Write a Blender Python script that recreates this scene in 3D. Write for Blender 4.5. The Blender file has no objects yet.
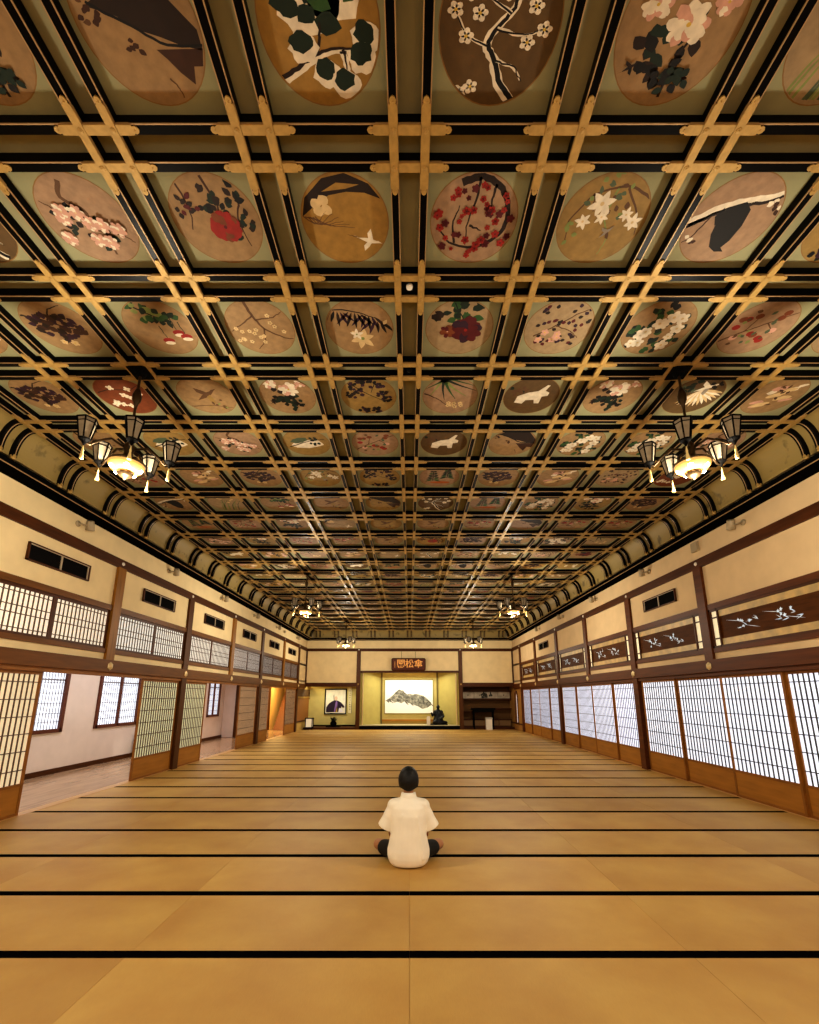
import bpy, bmesh, math, random
from mathutils import Vector, Matrix
R = random.Random(7)
S = bpy.context.scene
COL = S.collection
PI = math.pi
sin, cos = math.sin, math.cos

# ------------------------------------------------------------------ materials
MATS = {}
def mat(name, col, rough=0.6, metal=0.0, noise=0.0, nscale=8.0, stretch=(1, 1, 1), emit=None, estr=0.0, bump=0.0, col2=None, ramp=(.32, .68), spec=0.4, coord='Object'):
    if name in MATS: return MATS[name]
    m = bpy.data.materials.new(name); m.use_nodes = True
    nt = m.node_tree; b = nt.nodes['Principled BSDF']
    b.inputs['Base Color'].default_value = (*col, 1)
    b.inputs['Roughness'].default_value = rough
    b.inputs['Metallic'].default_value = metal
    b.inputs['Specular IOR Level'].default_value = spec
    if emit:
        b.inputs['Emission Color'].default_value = (*emit, 1); b.inputs['Emission Strength'].default_value = estr
    if noise > 0 or bump > 0 or col2:
        tc = nt.nodes.new('ShaderNodeTexCoord'); mp = nt.nodes.new('ShaderNodeMapping')
        mp.inputs['Scale'].default_value = stretch
        nt.links.new(tc.outputs[coord], mp.inputs[0])
        nz = nt.nodes.new('ShaderNodeTexNoise'); nz.inputs['Scale'].default_value = nscale; nz.inputs['Detail'].default_value = 5
        nt.links.new(mp.outputs[0], nz.inputs['Vector'])
        cr = nt.nodes.new('ShaderNodeValToRGB')
        c2 = col2 or tuple(max(0, c * (1 - noise)) for c in col)
        c1 = col if col2 else tuple(min(1, c * (1 + noise * .6)) for c in col)
        cr.color_ramp.elements[0].position = ramp[0]; cr.color_ramp.elements[1].position = ramp[1]
        cr.color_ramp.elements[0].color = (*c2, 1); cr.color_ramp.elements[1].color = (*c1, 1)
        nt.links.new(nz.outputs['Fac'], cr.inputs[0]); nt.links.new(cr.outputs[0], b.inputs['Base Color'])
        if bump > 0:
            bp = nt.nodes.new('ShaderNodeBump'); bp.inputs['Strength'].default_value = bump; bp.inputs['Distance'].default_value = 0.01
            nt.links.new(nz.outputs['Fac'], bp.inputs['Height']); nt.links.new(bp.outputs[0], b.inputs['Normal'])
    MATS[name] = m
    return m
def hexc(h):
    f = lambda v: v / 12.92 if v <= .04045 else ((v + .055) / 1.055) ** 2.4
    return tuple(f(int(h[i:i + 2], 16) / 255) for i in (0, 2, 4))

M_PLASTER = mat('plaster', hexc('e9d3a4'), .9, noise=.06, nscale=3)
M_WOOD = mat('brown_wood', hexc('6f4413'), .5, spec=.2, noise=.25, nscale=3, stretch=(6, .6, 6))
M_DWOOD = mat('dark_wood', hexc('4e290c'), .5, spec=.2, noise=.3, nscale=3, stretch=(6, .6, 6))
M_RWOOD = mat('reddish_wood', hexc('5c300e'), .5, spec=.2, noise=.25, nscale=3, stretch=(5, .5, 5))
M_POST = mat('post_wood', hexc('8f601f'), .5, spec=.2, noise=.25, nscale=3, stretch=(6, 6, .6))
M_DPOST = mat('dark_post_wood', hexc('55310f'), .5, spec=.2, noise=.25, nscale=3, stretch=(6, 6, .6))
M_BOARD = mat('honey_board', hexc('a5702a'), .5, spec=.25, noise=.18, nscale=3, stretch=(.6, 6, 6))
M_FRAME = mat('screen_frame', hexc('8f5c22'), .5, spec=.25, noise=.2, nscale=4)
M_KUMI = mat('lattice_wood', hexc('574024'), .6)
M_KUMID = mat('dark_lattice_wood', hexc('33302e'), .6)
M_BLACK = mat('black_lacquer', (.003, .0025, .002), .35, spec=.06)
M_CORN = mat('cornice_lacquer', (.004, .0035, .003), .8, spec=0.0)
M_GOLD = mat('gilt_metal', hexc('b09052'), .55, metal=.3, noise=.15, nscale=25)
M_GOLDL = mat('gilt_line', hexc('b0926a'), .5, metal=.3)
M_OLIVE = mat('olive_board', hexc('97926e'), .8, noise=.15, nscale=3)
M_OLIVE2 = mat('sage_board', hexc('92906c'), .8, noise=.12, nscale=4)
M_COVE = mat('gilt_cove_paper', hexc('8f7c49'), .6, nscale=4.2, col2=hexc('625530'), ramp=(.30, .40))
M_BRONZE = mat('bronze', hexc('4a3a26'), .4, metal=.7)
M_VENT = mat('vent_mesh', hexc('1b1a19'), .8, spec=0.0, noise=.3, nscale=60)
M_WHITE = mat('off_white', hexc('e6e0d2'), .6)
M_BLK = mat('matte_black', (.005, .0045, .004), .6, spec=.03)

def paper_mat(name, col, estr, tint):  # emission stands in for light coming through the paper
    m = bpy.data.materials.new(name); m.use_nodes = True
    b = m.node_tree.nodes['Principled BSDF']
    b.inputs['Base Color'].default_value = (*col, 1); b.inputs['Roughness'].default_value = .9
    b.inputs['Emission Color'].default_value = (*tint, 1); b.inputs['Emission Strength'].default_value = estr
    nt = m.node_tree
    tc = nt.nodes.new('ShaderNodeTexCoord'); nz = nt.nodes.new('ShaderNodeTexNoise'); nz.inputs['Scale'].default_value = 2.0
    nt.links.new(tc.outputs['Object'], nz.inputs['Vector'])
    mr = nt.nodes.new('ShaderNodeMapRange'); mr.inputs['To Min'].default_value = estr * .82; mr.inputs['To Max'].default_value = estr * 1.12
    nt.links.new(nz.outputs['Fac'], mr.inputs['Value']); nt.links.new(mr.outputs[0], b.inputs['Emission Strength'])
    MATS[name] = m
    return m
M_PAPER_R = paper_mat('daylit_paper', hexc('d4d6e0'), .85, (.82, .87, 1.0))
M_PAPER_RF = paper_mat('far_daylit_paper', hexc('d0d2e4'), 1.05, (.82, .86, 1.0))  # brighter copy of the screen paper, stronger daylight put into its emission
M_KUMIF = mat('far_lit_lattice_wood', hexc('6a6672'), .6)  # paler copy of the dark lattice wood, daylight bleed painted in
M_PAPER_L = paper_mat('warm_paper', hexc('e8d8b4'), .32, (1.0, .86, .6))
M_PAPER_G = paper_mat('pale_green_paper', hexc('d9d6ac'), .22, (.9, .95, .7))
M_PAPER_D = paper_mat('dim_paper', hexc('c8985e'), .36, (1, .70, .42))  # darker copy of the screen paper, dim tan light put in
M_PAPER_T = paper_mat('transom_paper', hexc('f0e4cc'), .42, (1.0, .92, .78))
M_PAPER_TS = [M_PAPER_T, M_PAPER_T] + [paper_mat('transom_paper_%s' % n, hexc(c), e, (.95, .95, .92)) for n, c, e in (('pale', 'e0dcc8', .48), ('grey', 'd2c8b2', .52), ('dusk', 'c8b298', .46), ('dim', 'b09882', .34), ('far', 'a08876', .26))]  # one transom paper, light fading bay by bay put into colour and glow
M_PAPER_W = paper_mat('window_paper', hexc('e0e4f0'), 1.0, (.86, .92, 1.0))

def tatami_mat():
    m = bpy.data.materials.new('tatami_straw'); m.use_nodes = True
    nt = m.node_tree; b = nt.nodes['Principled BSDF']; b.inputs['Roughness'].default_value = .55
    b.inputs['Specular IOR Level'].default_value = .35
    tc = nt.nodes.new('ShaderNodeTexCoord'); oi = nt.nodes.new('ShaderNodeObjectInfo')
    add = nt.nodes.new('ShaderNodeVectorMath'); add.operation = 'ADD'
    sc = nt.nodes.new('ShaderNodeVectorMath'); sc.operation = 'SCALE'; sc.inputs['Scale'].default_value = 13
    cmb = nt.nodes.new('ShaderNodeCombineXYZ')
    for i in range(3): nt.links.new(oi.outputs['Random'], cmb.inputs[i])
    nt.links.new(cmb.outputs[0], sc.inputs[0]); nt.links.new(tc.outputs['Object'], add.inputs[0]); nt.links.new(sc.outputs[0], add.inputs[1])
    n1 = nt.nodes.new('ShaderNodeTexNoise'); n1.inputs['Scale'].default_value = 1.6; n1.inputs['Detail'].default_value = 4
    nt.links.new(add.outputs[0], n1.inputs['Vector'])
    mp = nt.nodes.new('ShaderNodeMapping'); mp.inputs['Scale'].default_value = (60, 4, 1)
    nt.links.new(add.outputs[0], mp.inputs[0])
    n2 = nt.nodes.new('ShaderNodeTexNoise'); n2.inputs['Scale'].default_value = 6; n2.inputs['Detail'].default_value = 3
    nt.links.new(mp.outputs[0], n2.inputs['Vector'])
    cr = nt.nodes.new('ShaderNodeValToRGB')
    cr.color_ramp.elements[0].position = .3; cr.color_ramp.elements[1].position = .7
    cr.color_ramp.elements[0].color = (*hexc('b98f4b'), 1); cr.color_ramp.elements[1].color = (*hexc('cba55b'), 1)
    nt.links.new(n1.outputs['Fac'], cr.inputs[0])
    mix = nt.nodes.new('ShaderNodeMix'); mix.data_type = 'RGBA'; mix.blend_type = 'MULTIPLY'; mix.inputs['Factor'].default_value = .35
    cr2 = nt.nodes.new('ShaderNodeValToRGB'); cr2.color_ramp.elements[0].color = (.6, .55, .5, 1); cr2.color_ramp.elements[1].color = (1, 1, 1, 1)
    nt.links.new(n2.outputs['Fac'], cr2.inputs[0])
    nt.links.new(cr.outputs[0], mix.inputs['A']); nt.links.new(cr2.outputs[0], mix.inputs['B'])
    # small per-mat tone shift
    mr = nt.nodes.new('ShaderNodeMapRange'); mr.inputs['To Min'].default_value = .93; mr.inputs['To Max'].default_value = 1.05
    nt.links.new(oi.outputs['Random'], mr.inputs['Value'])
    hsv = nt.nodes.new('ShaderNodeHueSaturation'); nt.links.new(mr.outputs[0], hsv.inputs['Value'])
    nt.links.new(mix.outputs['Result'], hsv.inputs['Color'])
    nt.links.new(hsv.outputs[0], b.inputs['Base Color'])
    bp = nt.nodes.new('ShaderNodeBump'); bp.inputs['Strength'].default_value = .12; bp.inputs['Distance'].default_value = .004
    nt.links.new(n2.outputs['Fac'], bp.inputs['Height']); nt.links.new(bp.outputs[0], b.inputs['Normal'])
    return m
M_TATAMI = tatami_mat()
M_HERI = mat('black_tatami_border', (.003, .0022, .002), .8, spec=0.0)

PAINT = {}
def paint(n, h):
    PAINT[n] = mat('paint_' + n, hexc(h), .75, noise=.18, nscale=14)
for n, h in dict(tan='967a54', ochre='927742', gold='987638', dgold='5e4828', buff='9c8664', rust='743c1e', pinktan='9a7e62', brown='3f2414', dbrown='24150d', black='0d0a09',
                 dgreen='14261a', green='2f5228', lgreen='7d8a4c', white='ddd2bb', cream='cfb585', red='8f2118', burg='551418', pink='c79a86', purple='33182a', grey='8d8272', teal='4f5c44',
                 yellow='c9a94a', orange='a85a2a', umber='5d4026', rim='8c6a3c').items(): paint(n, h)

# ------------------------------------------------------------------ mesh builder
class MB:
    def __init__(s): s.v = []; s.f = []; s.m = []
    def add(s, vs, fs, mi=0, M=None):
        o = len(s.v)
        s.v += [tuple(M @ Vector(p)) if M else tuple(p) for p in vs]
        s.f += [tuple(i + o for i in f) for f in fs]; s.m += [mi] * len(fs)
        return s
    def box(s, x0, x1, y0, y1, z0, z1, mi=0, M=None):
        v = [(x, y, z) for x in (x0, x1) for y in (y0, y1) for z in (z0, z1)]
        return s.add(v, [(0, 1, 3, 2), (4, 6, 7, 5), (0, 4, 5, 1), (2, 3, 7, 6), (0, 2, 6, 4), (1, 5, 7, 3)], mi, M)
    def prism(s, poly, z0, z1, mi=0, M=None):
        n = len(poly)
        v = [(x, y, z0) for x, y in poly] + [(x, y, z1) for x, y in poly]
        f = [tuple(range(n - 1, -1, -1)), tuple(range(n, 2 * n))] + [(i, (i + 1) % n, n + (i + 1) % n, n + i) for i in range(n)]
        return s.add(v, f, mi, M)
    def poly(s, pts, mi=0, M=None):
        return s.add(pts, [tuple(range(len(pts)))], mi, M)
    def tube(s, pts, r, n=8, mi=0, M=None, caps=True):
        pts = [Vector(p) for p in pts]; rs = r if isinstance(r, (list, tuple)) else [r] * len(pts)
        v = []; f = []; up = None
        for i, p in enumerate(pts):
            d = (pts[min(i + 1, len(pts) - 1)] - pts[max(i - 1, 0)]).normalized()
            if up is None: up = Vector((0, 0, 1)) if abs(d.z) < .9 else Vector((1, 0, 0))
            a = d.cross(up).normalized(); b = a.cross(d).normalized(); up = b
            v += [tuple(p + a * cos(2 * PI * k / n) * rs[i] + b * sin(2 * PI * k / n) * rs[i]) for k in range(n)]
        for i in range(len(pts) - 1):
            f += [(i * n + k, i * n + (k + 1) % n, (i + 1) * n + (k + 1) % n, (i + 1) * n + k) for k in range(n)]
        if caps: f += [tuple(range(n - 1, -1, -1)), tuple(range((len(pts) - 1) * n, len(pts) * n))]
        return s.add(v, f, mi, M)
    def lathe(s, prof, n=16, mi=0, M=None, sx=1, sy=1):
        v = []; f = []
        for r, z in prof: v += [(r * cos(2 * PI * k / n) * sx, r * sin(2 * PI * k / n) * sy, z) for k in range(n)]
        for i in range(len(prof) - 1):
            f += [(i * n + k, i * n + (k + 1) % n, (i + 1) * n + (k + 1) % n, (i + 1) * n + k) for k in range(n)]
        f += [tuple(range(n - 1, -1, -1)), tuple(range((len(prof) - 1) * n, len(prof) * n))]
        return s.add(v, f, mi, M)
    def ball(s, c, r, n=10, mi=0, sc=(1, 1, 1), M=None):
        prof = [(max(1e-4, r * sin(PI * i / n)), -r * cos(PI * i / n)) for i in range(n + 1)]
        T = Matrix.Translation(c) @ Matrix.Diagonal((*sc, 1))
        return s.lathe(prof, max(8, n + 2), mi, (M @ T) if M else T)
    def capsule(s, a, b, ra, rb, n=14):
        a = Vector(a); b = Vector(b); d = b - a; L = d.length
        q = d.to_track_quat('Z', 'Y').to_matrix().to_4x4(); T = Matrix.Translation(a) @ q
        prof = [(max(1e-4, ra * cos(t)), ra * sin(t)) for t in [-PI / 2 + PI / 2 * i / 5 for i in range(6)]]
        prof += [(max(1e-4, rb * cos(t)), L + rb * sin(t)) for t in [PI / 2 * i / 5 for i in range(6)]]
        return s.lathe(prof, n, 0, T)
    def mesh(s, name, mats, smooth=False):
        me = bpy.data.meshes.new(name); me.from_pydata(s.v, [], s.f)
        for m in mats: me.materials.append(m)
        if len(mats) > 1: me.polygons.foreach_set('material_index', s.m)
        if smooth: me.polygons.foreach_set('use_smooth', [True] * len(s.f))
        me.update()
        return me
    def build(s, name, mats, parent=None, smooth=False, loc=None):
        if not isinstance(mats, (list, tuple)): mats = [mats]
        return link(name, s.mesh(name, mats, smooth), parent, loc)
def link(name, me, parent=None, loc=None, rz=0):
    o = bpy.data.objects.new(name, me); COL.objects.link(o)
    if parent: o.parent = parent
    if loc: o.location = loc
    if rz: o.rotation_euler.z = rz
    return o
def tag(o, label, cat, group=None):
    o['label'] = label; o['category'] = cat
    if group: o['group'] = group
    return o
def empty(name, label, cat, loc, rz=0, group=None):
    o = bpy.data.objects.new(name, None); COL.objects.link(o); o.location = loc; o.rotation_euler.z = rz; o.empty_display_size = .1
    return tag(o, label, cat, group)
def st(o): o['kind'] = 'structure'; return o
def copy_tree(o, parent=None):
    c = o.copy(); COL.objects.link(c)
    if parent: c.parent = parent
    for ch in list(o.children): copy_tree(ch, c)
    return c
TN = [0]
def trim(mb, mats, loc=None, smooth=False):
    TN[0] += 1
    return st(mb.build('trim_%d' % TN[0], mats, None, smooth, loc))
def trim_me(me, loc):
    TN[0] += 1
    return st(link('trim_%d' % TN[0], me, None, loc))
ORD = ['zeroth', 'first', 'second', 'third', 'fourth', 'fifth', 'sixth', 'seventh', 'eighth', 'ninth', 'tenth', 'eleventh', 'twelfth', 'thirteenth', 'fourteenth', 'fifteenth', 'sixteenth',
       'seventeenth', 'eighteenth', 'nineteenth', 'twentieth', 'twenty-first', 'twenty-second', 'twenty-third', 'twenty-fourth', 'twenty-fifth']

# ------------------------------------------------------------------ dimensions (metres)
W = 5.46; D = 23.52; SX = .9664; SY = .9931; Y0C = 2.135; HC = 5.062; PW = .91; PL = 1.82; YT = 3.291
YF = -0.9                                     # wall behind the camera
POSTS = [2.54, 5.30, 8.06, 10.83, 13.64, 16.42, 19.30, 21.95]
FULL = [5.30, 10.83, 16.36, 21.95]

# ------------------------------------------------------------------ floor and tatami
m_sub = mat('straw_underfloor', hexc('b98543'), .7)
fl = st(MB().box(-W, W, YF, D + 1.4, -.12, -.002).build('floor', [m_sub]))
mbm = MB().box(-PL / 2 + .001, PL / 2 - .001, -PW / 2 + .042, PW / 2 - .042, -.001, .012)
me_mat = mbm.mesh('tatami_surface', [M_TATAMI])
me_hb = MB().box(-PL / 2 + .001, PL / 2 - .001, -.0205, .0205, -.001, .0125).mesh('cloth_border', [M_HERI])
for r in range(-1, 22):
    for c in range(6):
        side = 'left' if c < 3 else 'right'; k = 3 - c if c < 3 else c - 2
        t = link('tatami_mat', me_mat, None, ((c - 2.5) * PL, YT + PW * (r + .5), 0))
        tag(t, 'straw tatami mat, %s row from the front, %s to the %s of the centre seam' % (ORD[r + 2], ORD[k], side), 'tatami mat', 'tatami mats covering the hall floor')
        for sg in (-1, 1):
            b = link('cloth_border', me_hb, t, (0, sg * (PW / 2 - .0215), 0)); b['label'] = 'black cloth border'
trim(MB().box(-W, W, YT + PW * 22 + .005, D - .04, -.001, .012), [M_BOARD])
for sg in (-1, 1): trim(MB().box(*sorted((sg * (W + .001), sg * (W + .16))), 2.5, D, -.05, .016), [mat('pale_sill', hexc('c79a5e'), .35)])

# ------------------------------------------------------------------ walls
def wall_side(sg, name):
    mb = MB(); X0, X1 = sorted((sg * (W + .02), sg * (W + .12)))
    mb.box(X0, X1, YF, D + 1.4, 4.10, 5.2)
    mb.box(X0, X1, YF, D + .05, 3.22, 4.10)
    mb.box(X0, X1, YF, D + .05, 2.20, 2.45)
    mb.box(X0, X1, YF, 3.94, 0, 2.2); mb.box(X0, X1, YF, 2.54, 2.4, 3.3); mb.box(X0, X1, 22.02, D + .05, 2.4, 3.3)
    return st(mb.build(name, [M_PLASTER if sg < 0 else mat('plaster_dimmed', hexc('dbc096'), .9, noise=.06, nscale=3)]))  # same plaster; right wall's duller light painted into a darker, pinker tone
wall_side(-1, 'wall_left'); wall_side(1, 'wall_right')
st(MB().box(-W - .1, W + .1, YF - .1, YF, 0, 5.2).build('wall_front', [M_PLASTER]))
for sg in (-1, 1):
    wd = M_WOOD if sg < 0 else M_RWOOD
    def sbox(a, b, y0, y1, z0, z1): return MB().box(*sorted((sg * a, sg * b)), y0, y1, z0, z1)
    trim(sbox(W - .02, W + .05, YF, D, 4.01, 4.18), [M_DWOOD])                     # upper beam
    nag = trim(sbox(W - .05, W + .05, YF, D, 2.075, 2.29), [wd])                  # long tie beam
    trim(sbox(W - .005, W + .08, YF, D, 2.005, 2.075), [M_FRAME if sg < 0 else M_RWOOD])
    for i in range(len(POSTS) - 1):
        y0, y1 = POSTS[i] + .09, POSTS[i + 1] - .09
        trim(sbox(W - .01, W + .06, y0, y1, 3.18, 3.28), [wd]); trim(sbox(W - .01, W + .06, y0, y1, 2.41, 2.485), [wd])
    upb = nag
    for y in POSTS:
        full = any(abs(y - f) < .2 for f in FULL)
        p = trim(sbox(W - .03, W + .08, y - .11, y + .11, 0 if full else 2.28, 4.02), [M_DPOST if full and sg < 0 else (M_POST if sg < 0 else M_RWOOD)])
        # gilt nail cover on the tie beam and a small one on the upper beam
        mb = MB(); T = Matrix.Translation((sg * (W - .05), y, 2.18)) @ Matrix.Rotation(-sg * PI / 2, 4, 'Y')
        mb.lathe([(.075, 0), (.07, .010), (.045, .020), (.02, .034), (.002, .038)], 6, 0, T)
        mb.build('nail_cover', [mat('pale_gilt', hexc('dcc594'), .45, metal=.3)], nag)
        T = Matrix.Translation((sg * (W - .02), y, 4.10)) @ Matrix.Rotation(-sg * PI / 2, 4, 'Y')
        MB().lathe([(.04, 0), (.03, .015), (.002, .022)], 6, 0, T).build('nail_cover', [M_WHITE], p)
    # black lacquer cornice with gilt edge line
    Yb = D - .26
    mb = sbox(5.2, W + .05, YF, D, 4.575, 4.67)
    mb.box(*sorted((sg * 5.195, sg * 5.21)), YF, Yb, 4.578, 4.592, 1)
    trim(mb, [M_CORN, M_GOLDL])
# ------------------------------------------------------------------ back wall
mb = MB()
mb.box(-W, W, D, D + .1, 4.10, 5.2); mb.box(-2.6, 2.6, D + .02, D + .1, 2.92, 4.1)
for sg in (-1, 1): mb.box(*sorted((sg * 2.6, sg * W)), D + .02, D + .1, 2.25, 4.1)
st(mb.build('wall_back', [M_PLASTER]))
trim(MB().box(-W, W, D - .03, D + .05, 4.0, 4.15), [M_DWOOD])
mb = MB().box(-5.2, 5.2, D - .26, D + .02, 4.575, 4.68); mb.box(-5.2, 5.2, D - .266, D - .25, 4.578, 4.592, 1)
trim(mb, [M_CORN, M_GOLDL])
for sg in (-1, 1):
    p = trim(MB().box(sg * 2.68 - .1, sg * 2.68 + .1, D - .06, D + .14, 0, 4.02), [M_DPOST])
    MB().lathe([(.05, 0), (.04, .02), (.002, .03)], 6, 0, Matrix.Translation((sg * 2.68, D - .06, 2.28)) @ Matrix.Rotation(PI / 2, 4, 'X')).build('nail_cover', [M_GOLD], p)
    MB().lathe([(.04, 0), (.03, .02), (.002, .03)], 6, 0, Matrix.Translation((sg * 2.68, D - .06, 4.08)) @ Matrix.Rotation(PI / 2, 4, 'X')).build('nail_cover', [M_WHITE], p)
    trim(MB().box(*sorted((sg * 2.78, sg * W)), D - .03, D + .1, 2.16, 2.36), [M_DWOOD])
    trim(MB().box(*sorted((sg * (W - .06), sg * W)), D - .02, D + .1, 2.2, 4.0), [M_DWOOD])
trim(MB().box(-2.6, 2.6, D - .04, D + .12, 2.88, 2.98), [M_DWOOD])
# alcove shells
M_ALC = mat('alcove_plaster', hexc('cfc07a'), .9, noise=.06, nscale=3)
M_ALC2 = mat('alcove_plaster_ochre', hexc('b99a52'), .9, noise=.08, nscale=3)
DB = D + 1.2
st(MB().box(-2.6, 2.6, DB, DB + .1, 0, 3.3).build('wall_tokonoma_back', [M_ALC]))
for sg, nm in ((-1, 'wall_tokonoma_left'), (1, 'wall_tokonoma_right')):
    q = [(sg * 2.58, D + .14), (sg * 2.66, D + .14), (sg * 1.66, DB), (sg * 1.56, DB)]
    if sg > 0: q = q[::-1]
    st(MB().prism(q, 0, 3.3).build(nm, [mat('alcove_flank', hexc('b3a562'), .9, noise=.06, nscale=3)]))
    trim(MB().box(*sorted((sg * 1.48, sg * 1.56)), DB - .05, DB + .02, .2, 3.0), [mat('olive_trim', hexc('6f6232'), .6)])
    trim(MB().box(*sorted((sg * 2.42, sg * 2.48)), D + .16, D + .24, .2, 2.9), [mat('pale_trim', hexc('dcc58c'), .6)])
st(MB().box(-2.66, 2.66, D + .1, DB + .1, 3.02, 3.1).build('ceiling_tokonoma', [M_PLASTER]))
trim(MB().box(-2.58, 2.58, D - .02, D + .14, .0, .19), [M_BLACK])
trim(MB().box(-2.58, 2.58, D + .005, DB, .19, .22), [mat('pale_plank', hexc('c9bd98'), .4)])
trim(MB().box(-1.48, 1.48, DB - .1, DB, .36, .46), [M_BOARD]); trim(MB().box(-1.5, 1.5, DB - .02, DB, .22, .36), [M_ALC2])
# left alcove
st(MB().box(-W - .1, -2.6, DB, DB + .1, 0, 2.4).build('wall_alcove_left', [M_ALC]))
st(MB().box(2.6, W + .1, DB, DB + .1, 0, 2.4).build('wall_alcove_right', [mat('alcove_brown', hexc('6a4a26'), .85)]))
st(MB().box(-W, -2.7, D + .1, DB, 2.4, 2.5).build('ceiling_alcove_left', [M_PLASTER]))
st(MB().box(2.7, W, D + .1, DB, 2.4, 2.5).build('ceiling_alcove_right', [M_DWOOD]))
for sg in (-1, 1): st(MB().box(*sorted((sg * 2.62, sg * 2.72)), D + .14, DB, 0, 3.0).build('wall_partition_' + ('left' if sg < 0 else 'right'), [M_DPOST]))
trim(MB().box(-W, -2.76, D + .02, DB, .012, .1), [M_DWOOD])
trim(MB().box(-W, -2.78, DB - .03, DB, .1, .17), [M_BLK])
trim(MB().box(2.76, W, D + .3, DB, .012, .1), [M_DWOOD])
# left end of the side wall: boarded return and rail
st(MB().box(-W - .12, -W - .02, 22.05, DB, 0, 2.2).build('wall_return_left', [M_ALC2]))
trim(MB().box(-W - .02, -W + .02, 22.05, DB, 1.52, 1.6), [M_POST])
mb = MB()
for i in range(9): mb.box(-W - .02, -W + .006, 22.07 + i * .28, 22.07 + i * .28 + .272, .48, 1.52)
trim(mb, [mat('warm_boards', hexc('96602a'), .5, noise=.2, nscale=3, stretch=(6, 6, .5))])
trim(MB().box(-W - .02, -W + .02, 22.05, DB, .42, .48), [M_DWOOD])
trim(MB().box(-W - .02, -W + .015, 22.05, DB, 1.66, 2.02), [mat('dim_transom', hexc('5a3d1e'), .6)])
# right end of the side wall with arched window
arch = [(22.86, .36), (23.36, .36)] + [(23.11 + .25 * cos(t), 1.66 + .27 * sin(t)) for t in [PI * i / 12 for i in range(13)]]
mb = MB(); X0 = W - .0
n = len(arch)
outer = [(22.05, 0), (DB, 0), (DB, 2.2), (22.05, 2.2)]
wl = MB(); wl.box(W, W + .1, 22.05, 22.86, 0, 2.2); wl.box(W, W + .1, 23.36, DB, 0, 2.2); wl.box(W, W + .1, 22.86, 23.36, 0, .36)
top = arch[2:]
for i in range(len(top) - 1):
    (ya, za), (yb, zb) = top[i], top[i + 1]
    wl.add([(W, ya, za), (W, yb, zb), (W, yb, 2.2), (W, ya, 2.2)], [(0, 1, 2, 3)])
st(wl.build('wall_return_right', [mat('ochre_wall', hexc('a8793a'), .8, noise=.1, nscale=3)]))
wf = st(MB().tube([(W - .01, y, z) for y, z in arch + [arch[0]]], .035, 6).build('window_4', [M_DWOOD]))
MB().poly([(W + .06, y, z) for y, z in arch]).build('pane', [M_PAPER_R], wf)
trim(MB().box(W - .02, W + .02, 22.05, DB, .30, .36), [M_DWOOD])

# ------------------------------------------------------------------ ceiling: board, ribs, fittings
st(MB().box(-5.3, 5.3, YF, D, 5.148, 5.24).build('ceiling', [M_OLIVE]))
def rib_mesh(L, sides=(-1, 1)):      # along +Y from 0 to L, bottom at z=0
    mb = MB(); w = .027
    mb.box(-w, w, 0, L, 0, .092)
    for sg in sides:
        mb.box(*sorted((sg * (w - .004), sg * (w + .0025))), 0, L, -.0015, .007, 1)
    return mb.mesh('ceiling_rib', [M_BLACK, M_GOLDL])
YE = Y0C + 21 * SY
LL = YE + .1 + .15 - YF
me_rl = rib_mesh(LL); me_rt = rib_mesh(2 * (5 * SX + .1), (-1,))
def fit_outline(L=.525, w=.0265):
    h = L / 2
    half = [(w, -h + .055), (w * .97, -h + .042), (w * .62, -h + .036), (w * .78, -h + .022), (w * .5, -h + .007), (0, -h)]
    right = half[::-1]; right = [(x, y) for x, y in right]
    top = [(x, -y) for x, y in half]
    pts = right + top
    return pts + [(-x, y) for x, y in pts[::-1] if abs(x) > 1e-6]
def fit_mesh(dz):
    mb = MB(); o = fit_outline()
    mb.prism(o, -.007 - dz, .012)
    mb.box(-.0285, .0285, -.21, .21, -.004 - dz, .014)
    for sg in (-1, 1):                       # engraved rosettes where the straps cross, studs at the tips
        mb.lathe([(.018, 0), (.015, -.003), (.006, -.004), (.002, -.006)], 8, 0, Matrix.Translation((0, sg * .1, -.007 - dz)))
        mb.lathe([(.006, 0), (.002, -.004)], 6, 0, Matrix.Translation((0, sg * .235, -.007 - dz)))
    return mb.mesh('gold_fitting', [M_GOLD])
me_fl = fit_mesh(.003); me_ft = fit_mesh(0)
for k in range(-5, 6):
    for sg in (-1, 1):
        o = trim_me(me_rl, (k * SX + sg * .1, YF, HC))
        for j in range(-2, 22):
            link('gold_fitting', me_fl, o, (0, Y0C + j * SY - YF, 0))
for j in range(-2, 22):
    for sg in (-1, 1):
        o = trim_me(me_rt, (5 * SX + .1, Y0C + j * SY + sg * .1, HC)); o.rotation_euler.z = PI / 2
        for k in range(-5, 6):
            link('gold_fitting', me_ft, o, (0, (5 * SX + .1) - k * SX, 0))
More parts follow.
